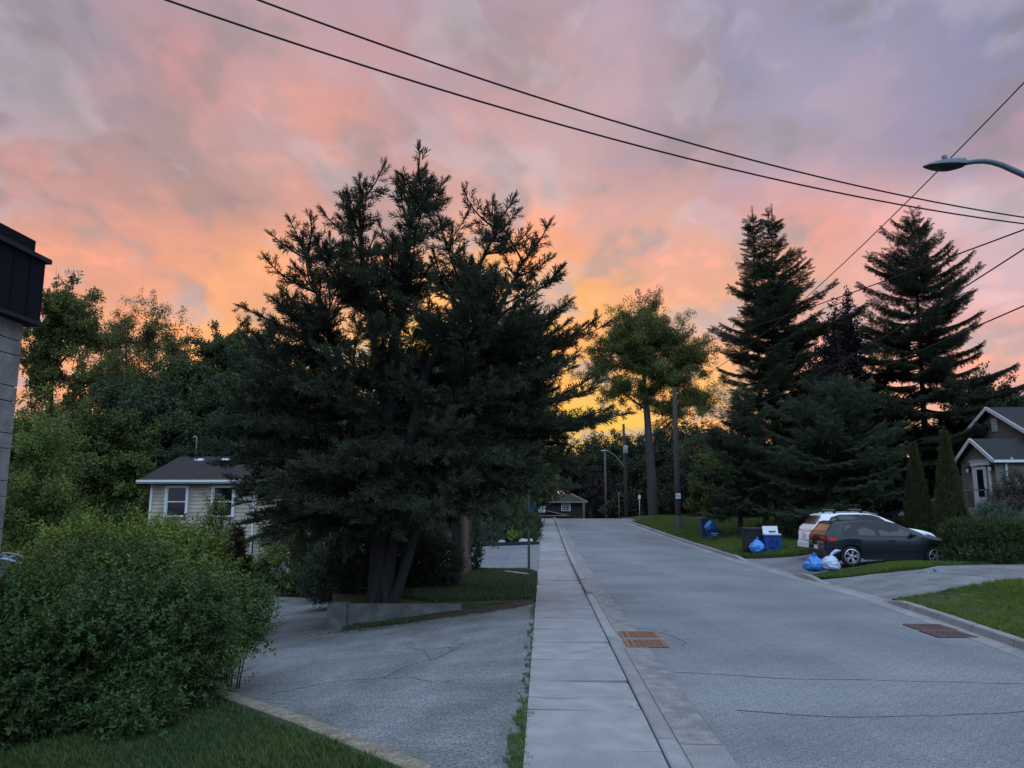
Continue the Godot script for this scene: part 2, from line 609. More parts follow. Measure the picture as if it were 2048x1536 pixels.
func patch(st: SurfaceTool, poly: Array, y: Callable, off: float, cell := 1.5, skirt := 0.25) -> void:
	# a sheet over the outline poly ([x, d] corners) that follows the land, with an edge that goes into the ground
	var pl := PackedVector2Array()
	for p in poly:
		pl.append(Vector2(p[0], p[1]))
	var lo := pl[0]
	var hi := pl[0]
	for p in pl:
		lo = lo.min(p)
		hi = hi.max(p)
	var d := floorf(lo.y / cell) * cell
	while d < hi.y:
		var x := floorf(lo.x / (cell * 2)) * cell * 2
		var strip := Geometry2D.intersect_polygons(pl, PackedVector2Array([Vector2(lo.x - 1, d), Vector2(hi.x + 1, d), Vector2(hi.x + 1, d + cell), Vector2(lo.x - 1, d + cell)]))
		while x < hi.x:
			var c := PackedVector2Array([Vector2(x, d), Vector2(x + cell * 2, d), Vector2(x + cell * 2, d + cell), Vector2(x, d + cell)])
			for s in strip:
				for piece in Geometry2D.intersect_polygons(s, c):
					var ix := Geometry2D.triangulate_polygon(piece)
					for k in range(0, ix.size(), 3):
						var a := V(piece[ix[k]].x, piece[ix[k]].y, y, off)
						var b := V(piece[ix[k + 1]].x, piece[ix[k + 1]].y, y, off)
						var e := V(piece[ix[k + 2]].x, piece[ix[k + 2]].y, y, off)
						if (b - a).cross(e - a).y > 0:
							tri(st, a, e, b)
						else:
							tri(st, a, b, e)
			x += cell * 2
		d += cell
	if skirt > 0.0:
		for i in pl.size():
			var a := pl[i]
			var b := pl[(i + 1) % pl.size()]
			var n := maxi(1, int((b - a).length() / cell))
			for k in n:
				var p := a.lerp(b, float(k) / n)
				var q := a.lerp(b, float(k + 1) / n)
				var p3 := V(p.x, p.y, y, off)
				var q3 := V(q.x, q.y, y, off)
				quad(st, p3, q3, q3 - Vector3(0, skirt, 0), p3 - Vector3(0, skirt, 0))

func ribbon(st: SurfaceTool, line: Array, width: float, y: Callable, off: float, wobble := 0.0) -> void:
	# a narrow band along a line of [x, d] points, sunk or raised by off
	var pts := []
	for i in line.size() - 1:
		var a := Vector2(line[i][0], line[i][1])
		var b := Vector2(line[i + 1][0], line[i + 1][1])
		var n := maxi(1, int((b - a).length() / 0.25))
		for k in n:
			var p := a.lerp(b, float(k) / n)
			if i > 0 or k > 0:
				p += Vector2(rnd(-wobble, wobble), rnd(-wobble, wobble))
			pts.append(p)
	pts.append(Vector2(line[-1][0], line[-1][1]))
	var prev := []
	for i in pts.size():
		var t: Vector2 = (pts[mini(i + 1, pts.size() - 1)] - pts[maxi(i - 1, 0)]).normalized()
		var n := Vector2(-t.y, t.x) * width * 0.5 * (rnd(0.5, 1.2) if wobble > 0 else 1.0)
		var l: Vector2 = pts[i] + n
		var r: Vector2 = pts[i] - n
		var cur := [V(l.x, l.y, y, off), V(r.x, r.y, y, off)]
		if i > 0:
			quad(st, prev[0], cur[0], cur[1], prev[1])
		prev = cur

func sweep(st: SurfaceTool, line: Array, prof: Array, y: Callable) -> void:
	# a profile ([across to the right, up] rows) carried along a line of [x, d] points
	var prev := []
	for i in line.size():
		var a := Vector2(line[maxi(i - 1, 0)][0], line[maxi(i - 1, 0)][1])
		var b := Vector2(line[mini(i + 1, line.size() - 1)][0], line[mini(i + 1, line.size() - 1)][1])
		var t := (b - a).normalized()
		var n := Vector2(t.y, -t.x)
		var cur := []
		var y0: float = y.call(line[i][0], line[i][1])
		for q in prof:
			cur.append(Vector3(line[i][0] + n.x * q[0], y0 + q[1], -(line[i][1] + n.y * q[0])))
		if i > 0:
			for k in cur.size() - 1:
				quad(st, prev[k], cur[k], cur[k + 1], prev[k + 1])
		else:
			for k in range(1, cur.size() - 1):
				tri(st, cur[0], cur[k + 1], cur[k])
		prev = cur
	for k in range(1, prev.size() - 1):
		tri(st, prev[0], prev[k], prev[k + 1])

func build_ground() -> void:
	# the ground, one sheet to the horizon
	var st := begin(true)
	var xs := [-900.0, -300.0, -120.0, -60.0, -40.0, -28.0, -20.0, -14.0, -10.0, -7.2, -5.0, -3.0, -0.2, 1.0, 3.0, 5.0, 7.2, 8.2, 9.5, 11.0, 14.0, 20.0, 30.0, 45.0, 70.0, 130.0, 300.0, 900.0]
	var ds := [-400.0, -60.0, -20.0, -8.0, 0.0, 4.0, 8.0, 12.0, 16.0, 20.0, 24.0, 28.0, 32.0, 36.0, 40.0, 45.0, 50.0, 55.0, 60.0, 66.0, 72.0, 80.0, 85.0, 90.0, 110.0, 150.0, 300.0, 900.0, 2000.0]
	for i in xs.size() - 1:
		for j in ds.size() - 1:
			var p := []
			for q in [[i, j], [i, j + 1], [i + 1, j + 1], [i + 1, j]]:
				p.append(V(xs[q[0]], ds[q[1]], ground, -0.13))
			quad(st, p[0], p[1], p[2], p[3])
	structure("ground", st, M.earth)
	# the road
	var poly := []
	for d in [-6.0, 12.0, 16.0, 20.0, 27.0, 39.0, 54.0, 64.0]:
		poly.append([redge(d) - 0.28, d])
	for q in [[7.1, 67.0], [7.6, 69.0], [9.0, 70.4], [14.0, 71.0], [34.0, 71.0], [34.0, 79.5], [12.0, 79.5], [8.6, 81.0], [7.4, 84.0], [7.0, 90.0], [7.0, 140.0], [1.4, 140.0], [1.62, 80.0], [1.62, -6.0]]:
		poly.append(q)
	st = begin(true)
	patch(st, poly, func(x, d): return grade(d) + (0.45 * ss(0.1, 8.0, x - 7.6) if d > 60.0 else 0.0), 0.0, 2.0, 0.1)
	var road := structure("road", st, M.asphalt)
	for c in [[[1.75, 10.95], [3.2, 10.6], [5.0, 10.5], [7.0, 10.35]], [[2.1, 9.0], [3.0, 8.75], [4.2, 8.85], [5.6, 9.15], [6.6, 9.1]], [[2.0, 14.4], [2.25, 13.75], [2.35, 13.3], [2.2, 12.9]], [[1.7, 14.75], [2.3, 14.6], [2.1, 14.3]], [[5.9, 15.0], [6.6, 14.9], [7.0, 14.6]]]:
		st = begin()
		ribbon(st, c, 0.022, func(_x, d): return grade(d), 0.004, 0.03)
		obj("crack", st, M.crack, road)
	for c in [[[1.64, 5.0], [1.655, 9.0], [1.64, 12.5]], [[1.64, 14.6], [1.655, 20.0], [1.64, 27.0], [1.65, 40.0]]]:
		st = begin()
		ribbon(st, c, 0.03, func(_x, d): return grade(d), 0.004, 0.004)
		obj("crack", st, M.crack, road)
	# sidewalk of concrete slabs, each a little out of true
	st = begin()
	patch(st, [[-0.17, -3.0], [1.03, -3.0], [1.03, 86.0], [-0.17, 86.0]], ground, -0.06, 3.0, 0.1)
	var walk := structure("sidewalk", st, M.soil)
	var d := -2.5
	var kinds := [M.concrete, M.concrete, M.concrete_light, M.concrete_dark, M.concrete]
	while d < 84.0:
		var l := 1.4 if rng.randf() < 0.7 else rnd(0.9, 1.35)
		var p := []
		var tilt := rnd(-0.008, 0.008)
		var skew := rnd(-0.05, 0.03)
		for q in [[-0.18, d + 0.011], [-0.18, d + l - 0.011], [1.045, d + l - 0.011 + skew], [1.045, d + 0.011 + skew]]:
			p.append(Vector3(q[0], grade(q[1]) - 0.05, -q[1]))
		for q in [[-0.18, d + 0.011, 1], [-0.18, d + l - 0.011, 1], [1.045, d + l - 0.011 + skew, -1], [1.045, d + 0.011 + skew, -1]]:
			p.append(Vector3(q[0], grade(q[1]) + 0.032 + tilt * q[2] + rnd(-0.004, 0.004), -q[1]))
		st = begin()
		hexa(st, [p[0], p[1], p[2], p[3], p[4], p[5], p[6], p[7]])
		obj("slab", st, kinds[rng.randi() % 5], walk)
		d += l
	for c in [[[-0.17, 9.35], [0.2, 9.28], [0.55, 9.4], [1.03, 9.3]], [[0.4, 12.0], [0.9, 12.5], [1.02, 12.6]], [[-0.15, 15.6], [0.4, 15.8], [1.02, 15.75]], [[0.2, 17.9], [0.5, 18.4], [1.0, 18.5]], [[-0.16, 20.8], [0.5, 20.9], [1.0, 20.7]]]:
		st = begin()
		ribbon(st, c, 0.010, func(_x, dd): return grade(dd) + 0.032, 0.014, 0.02)
		obj("crack", st, M.crack, walk)
	# left kerb with its gutter, in lengths; let down along the drive, upstanding beyond it
	var kerb := Node3D.new()
	kerb.name = "kerb_left"
	add_child(kerb)
	kerb.set_meta("kind", "structure")
	d = -2.0
	while d < 84.0:
		var l := rnd(2.6, 3.3)
		if d > 11.0 and d < 12.6:
			l = 12.66 - d
		if absf(d - 12.66) < 0.05:
			d = 14.36
			l = 1.7
		var line := []
		for k in 4:
			line.append([1.06, d + 0.01 + (l - 0.02) * k / 3.0])
		var up := 0.045 + 0.085 * ss(16.5, 22.0, d)
		st = begin()
		sweep(st, line, [[0.0, -0.1], [0.0, up], [0.02, up + 0.01], [0.14, up + 0.01], [0.17, up - 0.01], [0.20, 0.004], [0.20, -0.1]], func(_x, dd): return grade(dd))
		obj("kerb_length", st, [M.concrete, M.concrete_light, M.concrete_dark][rng.randi() % 3], kerb)
		st = begin()
		sweep(st, line, [[0.205, -0.1], [0.205, 0.010], [0.40, 0.004], [0.60, 0.008], [0.60, -0.1]], func(_x, dd): return grade(dd))
		obj("gutter_length", st, [M.gutter, M.concrete_dark, M.gutter][rng.randi() % 3], kerb)
		d += l
	# behind the grates the kerb goes on
	st = begin()
	sweep(st, [[1.06, 12.67], [1.06, 14.35]], [[0.0, -0.1], [0.0, 0.035], [0.13, 0.035], [0.2, 0.01], [0.24, 0.008], [0.24, -0.1]], func(_x, dd): return grade(dd))
	obj("kerb_length", st, M.concrete, kerb)
	# right kerb
	kerb = Node3D.new()
	kerb.name = "kerb_right"
	add_child(kerb)
	kerb.set_meta("kind", "structure")
	var high := func(dd: float) -> float:
		# flush where the two drives come in
		return 0.02 + 0.12 * (1.0 - ss(17.8, 19.4, dd) * (1.0 - ss(23.0, 24.5, dd))) * (1.0 - ss(25.2, 26.4, dd) * (1.0 - ss(31.4, 33.0, dd)))
	d = -2.0
	while d < 66.0:
		var l := 1.5 if d < 19.0 else 3.0
		st = begin()
		var prev := []
		for k in 7:
			var dd := d + 0.006 + (l - 0.012) * k / 6.0
			var up: float = high.call(dd)
			var cur := []
			for q in [[-0.32, -0.1], [-0.32, 0.006], [-0.03, 0.012], [0.0, 0.016], [0.025, up - 0.015], [0.05, up], [0.17, up], [0.17, -0.1]]:
				cur.append(Vector3(redge(dd) + q[0], grade(dd) + q[1], -dd))
			if k > 0:
				for e in cur.size() - 1:
					quad(st, prev[e], cur[e], cur[e + 1], prev[e + 1])
			prev = cur
		obj("kerb_length", st, [M.concrete, M.concrete_dark, M.concrete][rng.randi() % 3], kerb)
		d += l
	st = begin()
	var bend := []
	for q in [[7.2, 66.0], [7.35, 67.4], [7.8, 68.8], [8.8, 69.9], [10.5, 70.6], [14.0, 70.9], [20.0, 71.0], [32.0, 71.0]]:
		bend.append(q)
	sweep(st, bend, [[-0.3, -0.1], [-0.3, 0.006], [0.0, 0.015], [0.03, 0.12], [0.17, 0.14], [0.17, -0.2]], func(x, dd): return grade(dd) + 0.45 * ss(0.1, 8.0, x - 7.6))
	obj("kerb_length", st, M.concrete, kerb)
	# drives
	st = begin(true)
	patch(st, [[-0.19, 4.5], [-0.19, 18.6], [-1.2, 18.0], [-2.45, 17.6], [-4.72, 17.9], [-5.1, 20.0], [-6.2, 25.2], [-9.2, 26.0], [-14.0, 26.0], [-16.0, 12.0], [-4.7, 11.7], [-2.6, 9.2], [-1.75, 8.0], [-1.02, 7.1], [-0.85, 6.0], [-0.78, 4.5]], ground, -0.004, 1.2, 0.1)
	var drive := structure("driveway", st, M.old_asphalt)
	for c in [[[-3.0, 13.9], [-2.6, 13.7], [-2.3, 13.9], [-2.0, 13.5], [-1.9, 12.9], [-1.75, 12.4]], [[-2.0, 13.5], [-1.6, 13.6], [-1.5, 13.2], [-1.7, 12.7], [-2.1, 12.2]], [[-3.8, 11.2], [-3.0, 11.6], [-2.3, 11.5], [-2.05, 11.9]], [[-2.3, 11.5], [-1.8, 11.3], [-1.5, 10.9], [-1.2, 10.8]], [[-2.1, 12.2], [-2.3, 11.5]], [[-1.5, 14.6], [-1.6, 14.0], [-1.4, 13.7], [-1.5, 13.2]]]:
		st = begin()
		ribbon(st, c, 0.02, ground, 0.001, 0.04)
		obj("crack", st, M.crack, drive)
	st = begin(true)
	patch(st, [[-0.19, 26.4], [-0.19, 41.6], [-3.5, 41.4], [-12.0, 40.0], [-12.0, 29.0], [-2.5, 27.6]], ground, 0.0, 1.5, 0.1)
	structure("driveway", st, M.new_asphalt)
	st = begin(true)
	patch(st, [[8.1, 19.0], [8.16, 24.2], [9.0, 24.0], [10.72, 22.85], [11.7, 24.0], [14.9, 25.2], [20.0, 26.6], [20.0, 22.4], [11.6, 19.6]], ground, 0.012, 1.2, 0.1)
	drive = structure("driveway", st, M.old_asphalt)
	st = begin()
	ribbon(st, [[11.0, 22.9], [11.3, 21.6], [11.5, 20.7], [11.7, 19.9]], 0.07, ground, 0.017, 0.03)
	obj("crack", st, M.crack, drive)
	st = begin()
	ribbon(st, [[8.5, 21.6], [9.4, 20.8], [10.0, 20.1]], 0.03, ground, 0.017, 0.03)
	obj("crack", st, M.crack, drive)
	st = begin(true)
	patch(st, [[8.14, 25.4], [8.0, 33.2], [9.7, 30.7], [12.0, 31.4], [26.0, 34.0], [26.0, 27.0], [15.0, 24.9], [11.0, 24.2], [9.0, 25.2]], ground, 0.008, 1.2, 0.1)
	structure("driveway", st, M.new_asphalt)
	# lawns
	st = begin(true)
	patch(st, [[-1.15, 7.2], [-1.85, 8.0], [-2.75, 9.1], [-4.85, 11.55], [-9.0, 11.6], [-12.0, 4.0], [-0.75, 4.0], [-0.85, 6.0]], ground, 0.03, 1.0, 0.15)
	structure("lawn_left", st, M.turf)
	st = begin(true)
	patch(st, [[7.48, -2.0], [7.48, 12.0], [7.86, 16.0], [7.98, 18.6], [9.2, 18.8], [11.3, 19.1], [20.0, 21.9], [26.0, 21.9], [26.0, -2.0]], lawn_y, 0.0, 1.2, 0.2)
	structure("lawn_right", st, M.turf)
	st = begin(true)
	patch(st, [[8.2, 24.75], [8.6, 25.1], [9.6, 24.95], [10.8, 24.5], [14.0, 24.85], [14.0, 29.0], [24.0, 30.0], [24.0, 26.0], [15.0, 25.1], [11.6, 24.0], [10.6, 22.95], [9.1, 23.9]], ground, 0.05, 0.8, 0.2)
	structure("lawn_verge", st, M.turf)
	poly = []
	for dd in [33.4, 39.0, 54.0, 64.0, 66.0]:
		poly.append([redge(dd) + 0.16, dd])
	for q in [[7.55, 67.4], [8.0, 68.6], [8.9, 69.6], [10.5, 70.4], [14.0, 70.7], [32.0, 70.8], [60.0, 70.8], [60.0, 34.0], [26.0, 34.3], [12.0, 31.7], [9.8, 31.0]]:
		poly.append(q)
	st = begin(true)
	patch(st, poly, lawn_y, 0.0, 1.5, 0.2)
	structure("lawn_far_right", st, M.turf)
	st = begin(true)
	patch(st, [[8.3, 84.0], [9.2, 81.3], [12.0, 79.8], [34.0, 79.8], [60.0, 79.8], [60.0, 112.0], [11.0, 112.0]], corner_y, 0.0, 4.0, 1.5)
	structure("lawn_corner", st, M.turf)
	# island round the big tree, held by a low wall
	st = begin(true)
	patch(st, [[-0.22, 18.7], [-0.22, 26.0], [-0.6, 27.2], [-2.4, 27.5], [-5.6, 26.6], [-5.9, 22.0], [-4.75, 18.3], [-2.6, 18.1], [-1.3, 18.25]], level_y, 0.0, 1.2, 0.6)
	structure("island_lawn", st, M.turf)
	# a bank of fallen leaves and soil from the island down to the drive
	st = begin(true)
	var prev := []
	for i in 41:
		var t := i / 40.0
		var x := lerpf(-0.24, -4.35, t)
		var d0 := lerpf(18.75, 18.25, t)
		var d1 := lerpf(18.3, 17.0, pow(t, 0.7)) + 0.06 * sin(i * 1.1)
		if x < -1.86:
			d0 = lerpf(17.83, 17.52, clampf((-1.86 - x) / 2.5, 0, 1))
		var y0 := grade(d0) + 0.045 if x >= -1.86 else ground(x, 17.5) + lerpf(0.12, 0.05, clampf((-1.86 - x) / 1.6, 0, 1))
		var cur := []
		for k in 5:
			var f := k / 4.0
			var dd := lerpf(d0, d1, f)
			cur.append(Vector3(x, lerpf(y0, ground(x, d1) + 0.004, pow(f, 0.8)) + (rnd(-0.012, 0.012) if k > 0 and k < 4 else 0.0), -dd))
		if i > 0:
			for k in 4:
				quad(st, prev[k], cur[k], cur[k + 1], prev[k + 1])
		prev = cur
	structure("leaf_litter", st, M.litter)
	# garden bed beyond the second drive
	st = begin(true)
	patch(st, [[-0.3, 42.0], [-3.6, 41.9], [-9.0, 41.0], [-9.0, 79.0], [-0.3, 79.0]], ground, 0.06, 2.0, 0.3)
	structure("garden_soil", st, M.soil)
	# low tan kerb between the near lawn and the drive
	st = begin()
	sweep(st, [[-0.72, 4.3], [-0.8, 6.0], [-1.0, 7.1], [-1.75, 8.05], [-2.67, 9.2], [-3.7, 10.4], [-4.8, 11.65], [-6.5, 12.0]], [[0.02, -0.1], [0.02, 0.07], [-0.01, 0.09], [-0.20, 0.095], [-0.23, 0.08], [-0.23, -0.1]], ground)
	structure("kerb_tan", st, M.tan_curb)

# ------------------------------------------------------------------ buildings
func window_unit(parent: Node3D, at: Vector3, w: float, h: float, b: Basis, sash := true) -> void:
	# a hung window that faces b.z; at is the middle of its opening
	var st := begin()
	for s in [-1, 1]:
		bevel_box(st, at + b * Vector3(s * (w / 2 - 0.05), 0, 0.03), Vector3(0.1, h, 0.09), 0.01, b)
	box(st, at + b * Vector3(0, h / 2 - 0.05, 0.031), Vector3(w - 0.2, 0.1, 0.09), b)
	box(st, at + b * Vector3(0, -h / 2 + 0.04, 0.035), Vector3(w - 0.2, 0.08, 0.12), b)
	var f := obj("window", st, M.white_trim, parent)
	st = begin()
	if sash:
		box(st, at + b * Vector3(0, -0.02, 0.022), Vector3(w - 0.2, 0.05, 0.05), b)
		for s in [-1, 1]:
			box(st, at + b * Vector3(s * (w / 2 - 0.12), 0, 0.018), Vector3(0.04, h - 0.2, 0.04), b)
	else:
		box(st, at + b * Vector3(0, 0, 0.02), Vector3(0.04, h - 0.2, 0.04), b)
		for s in [-1, 1]:
			box(st, at + b * Vector3(s * w / 4, 0, 0.02), Vector3(0.03, h - 0.2, 0.03), b)
		for k in [-1, 1]:
			box(st, at + b * Vector3(0, k * h / 6, 0.018), Vector3(w - 0.2, 0.03, 0.03), b)
	obj("sash", st, M.white_trim, f)
	st = begin()
	box(st, at + b * Vector3(0, 0, -0.005), Vector3(w - 0.19, h - 0.17, 0.01), b)
	obj("pane", st, M.dark_glass, f)

func boards(parent: Node3D, a: Vector3, along: Vector3, length: float, y0: float, y1: float, step: float, m: Material, left = null, right = null) -> void:
	# clapboards one by one; left and right, where given, trim each course to a gable
	var n := along.cross(Vector3.UP)
	var y := y0
	while y < y1 - 0.03:
		var h := minf(step, y1 - y)
		var s0: float = left.call(y + h) if left != null else 0.0
		var s1: float = right.call(y + h) if right != null else length
		if s1 - s0 > 0.1:
			var st := begin()
			var p := []
			for q in [[y + step * 0.1, 0.034], [y + h, 0.006]]:
				for s in [[s0, 0.0], [s1, 0.0], [s1, 1.0], [s0, 1.0]]:
					p.append(a + along * s[0] + Vector3(0, q[0], 0) + n * q[1] * s[1])
			hexa(st, p)
			obj("siding_board", st, m, parent)
		y += step

func build_left_side() -> void:
	build_block_building()
	build_cream_house()
	# low wall under the big tree
	var w := thing("retaining_wall", "low mossy concrete wall ending in a thick block, below the big dark tree", "wall", Vector3(-4.6, -0.5, -17.65))
	var st := begin()
	bevel_box(st, Vector3(0.05, 0.27, 0), Vector3(0.42, 0.62, 0.45), 0.02)
	obj("end_block", st, M.old_wall, w)
	st = begin()
	var p := []
	for y in [-0.2, 0.56]:
		for q in [[0.27, -0.12], [2.75, -0.36], [2.75, -0.16], [0.27, 0.10]]:
			p.append(Vector3(q[0], y + (0.0 if y < 0 else q[0] * -0.01), q[1]))
	hexa(st, p)
	obj("wall", st, M.old_wall, w)
	# second drive's stones and edging
	st = begin()
	sweep(st, [[-0.22, 41.75], [-2.0, 41.8], [-3.6, 41.7], [-7.0, 41.2]], [[-0.07, -0.1], [-0.07, 0.16], [0.07, 0.16], [0.07, -0.1]], ground)
	tag(obj("edging_timber", st, M.edging), "black edging timber between the second drive and the garden bed", "edging")
	st = begin()
	sweep(st, [[-0.27, 41.9], [-0.27, 44.0], [-0.25, 47.0]], [[-0.06, -0.1], [-0.06, 0.14], [0.06, 0.14], [0.06, -0.1]], ground)
	tag(obj("edging_timber", st, M.stone), "pale edging along the sidewalk at the corner of the garden bed", "edging")

func build_block_building() -> void:
	var b := thing("block_building", "grey block building corner with dark ribbed metal fascia at the left edge", "building", Vector3(-6.62, 0, -9.4))
	# x: 0 is the wall face, running from z 0 (far corner) towards +z
	var st := begin()
	box(st, Vector3(-3.0 - 0.03, 1.9, 5.0), Vector3(6.0, 5.3, 9.96))
	obj("wall", st, M.mortar, b)
	var y := -0.6
	var k := 0
	var blocks := []
	for h in [0.19, 0.395]:
		for l in [0.79, 0.39]:
			st = begin()
			bevel_box(st, Vector3.ZERO, Vector3(0.19, h - 0.012, l - 0.012), 0.006)
			st.generate_normals()
			blocks.append(st.commit())
	while y < 4.52:
		var h := 0.19 if k % 2 == 0 else 0.395
		# along the face
		var z := 0.0 if k % 2 == 0 else 0.39
		if k % 2 == 1:
			var q := put("block", blocks[3], M.block, b)
			q.position = Vector3(-0.095, y + h / 2, 0.195)
		while z < 6.0:
			var q := put("block", blocks[0 if k % 2 == 0 else 2], M.block, b)
			q.position = Vector3(-0.095 + rnd(-0.001, 0.001), y + h / 2, z + 0.395)
			z += 0.79
		# round the far corner
		for i in 3:
			var q := put("block", blocks[0 if k % 2 == 0 else 2], M.block, b)
			q.rotation.y = PI / 2
			q.position = Vector3(-0.6 - i * 0.79, y + h / 2, 0.094)
		y += h
		k += 1
	st = begin()
	box(st, Vector3(-2.98, 4.95, 4.86), Vector3(6.16, 0.72, 9.94))
	obj("fascia_core", st, M.dark_metal, b)
	var z := -0.12
	while z < 6.0:
		st = begin()
		bevel_box(st, Vector3(0.115, 4.95, z + 0.15), Vector3(0.03, 0.80, 0.285), 0.004)
		obj("fascia_panel", st, M.dark_metal, b)
		st = begin()
		box(st, Vector3(0.125, 4.95, z + 0.3), Vector3(0.05, 0.80, 0.018))
		obj("fascia_rib", st, M.dark_metal, b)
		z += 0.3
	st = begin()
	box(st, Vector3(-2.14, 4.95, -0.122), Vector3(4.5, 0.80, 0.03))
	obj("fascia_panel", st, M.dark_metal, b)
	st = begin()
	box(st, Vector3(-2.95, 4.525, 4.88), Vector3(6.22, 0.05, 10.06))
	box(st, Vector3(-2.95, 5.375, 4.88), Vector3(6.26, 0.06, 10.10))
	obj("fascia_trim", st, M.dark_metal_trim, b)
	st = begin()
	box(st, Vector3(-3.05, 5.50, 4.95), Vector3(6.2, 0.22, 9.9))
	obj("parapet", st, M.dark_metal, b)

func build_cream_house() -> void:
	var b := thing("cream_house", "cream clapboard bungalow with a brown roof behind the shrubs", "house", Vector3(-18.36, 0, -36))
	var st := begin()
	box(st, Vector3(4.6, 1.3, -3.5), Vector3(9.2, 4.0, 7.0))
	# gable ends
	for x in [0.0, 9.1]:
		var p := []
		for y in [[3.3, 0.0], [4.55, 1.0]]:
			for q in [[0.0, 0.0], [0.1, 0.0], [0.1, -7.0], [0.0, -7.0]]:
				p.append(Vector3(x + q[0], y[0], lerpf(q[1], -3.5, y[1])))
		hexa(st, [p[3], p[2], p[1], p[0], p[7], p[6], p[5], p[4]])
	obj("wall", st, M.cream_siding, b)
	boards(b, Vector3(0.0, 0, 0.0), Vector3.RIGHT, 9.2, -0.7, 3.3, 0.175, M.cream_siding)
	st = begin()
	for x in [0.0, 9.2]:
		bevel_box(st, Vector3(x, 1.3, 0.02), Vector3(0.1, 4.0, 0.07), 0.01)
	obj("corner_trim", st, M.white_trim, b)
	# roof slabs
	st = begin()
	for s in [0, 1]:
		var z0 := 0.5 if s == 0 else -7.5
		var p := []
		for t in [-0.09, 0.0]:
			for q in [[-0.45, z0, 3.40], [9.65, z0, 3.40], [9.65, -3.5, 4.75], [-0.45, -3.5, 4.75]]:
				p.append(Vector3(q[0], q[2] + t, q[1]))
		hexa(st, p)
	var roof := obj("roof", st, M.roof, b)
	for row in 9:
		var f := (row + 0.5) / 9.0
		st = begin()
		box(st, Vector3(4.6, lerpf(3.405, 4.75, f), lerpf(0.5, -3.5, f)), Vector3(10.08, 0.012, 0.43), Basis(Vector3.RIGHT, atan2(1.35, 4.0) + 0.02))
		obj("shingle_course", st, M.roof, roof)
	st = begin()
	box(st, Vector3(4.6, 3.33, 0.515), Vector3(10.16, 0.14, 0.03))
	box(st, Vector3(4.6, 3.37, 0.56), Vector3(10.16, 0.1, 0.09))
	obj("eave_gutter", st, M.white_trim, b)
	st = begin()
	tube(st, [Vector3(4.9, 3.3, 0.5), Vector3(4.9, 3.1, 0.1), Vector3(4.9, -0.5, 0.07)], [0.045, 0.045, 0.045], 6)
	obj("downspout", st, M.white_trim, b)
	for x in [1.25, 3.45, 7.6]:
		window_unit(b, Vector3(x, 2.44, 0.055), 1.12, 1.45, Basis.IDENTITY)
	# roof vents and the service mast
	for v in [[0.9, 4.50, -2.9], [2.3, 4.48, -2.75], [8.2, 4.5, -2.8]]:
		st = begin()
		bevel_box(st, Vector3(v[0], v[1] + 0.03, v[2]), Vector3(0.42, 0.16, 0.36), 0.05)
		obj("roof_vent", st, M.white_trim, roof)
	st = begin()
	tube(st, [Vector3(0.35, 4.0, -3.6), Vector3(0.35, 5.75, -3.6), Vector3(0.28, 5.83, -3.6), Vector3(0.18, 5.74, -3.6)], [0.03, 0.03, 0.04, 0.05], 6)
	obj("service_mast", st, M.galvanised, b)

func gable_roof(parent: Node3D, x0: float, x1: float, zc: float, half: float, ye: float, yr: float, over: float, m: Material, courses: int) -> MeshInstance3D:
	# a roof whose ridge runs along x
	var st := begin()
	var k := (yr - ye) / half
	for s in [-1, 1]:
		var p := []
		for t in [-0.1, 0.0]:
			for q in [[x0 - over, s * (half + over)], [x1, s * (half + over)], [x1, 0.0], [x0 - over, 0.0]]:
				p.append(Vector3(q[0], yr - absf(q[1]) * k + t, zc + q[1]))
		hexa(st, p)
	var r := obj("roof", st, m, parent)
	for i in courses:
		var f := (i + 0.5) / courses
		st = begin()
		var l := sqrt((half + over) * (half + over) * (1 + k * k)) / courses
		box(st, Vector3((x0 - over + x1) / 2, yr - f * (half + over) * k + 0.006, zc + f * (half + over)), Vector3(x1 - x0 + over - 0.02, 0.012, l - 0.012), Basis(Vector3.RIGHT, atan(k) + 0.02))
		obj("shingle_course", st, m, r)
	# white rakes at the street end, and the eave on the near side
	st = begin()
	for s in [-1, 1]:
		bar(st, Vector3(x0 - over - 0.02, yr - 0.06, zc + s * 0.02), Vector3(x0 - over - 0.02, ye - over * k - 0.06, zc + s * (half + over)), 0.2, 0.04, Vector3.RIGHT)
	box(st, Vector3((x0 - over + x1) / 2, ye - over * k - 0.07, zc + half + over + 0.02), Vector3(x1 - x0 + over, 0.13, 0.05))
	obj("roof_trim", st, M.white_trim, parent)
	return r

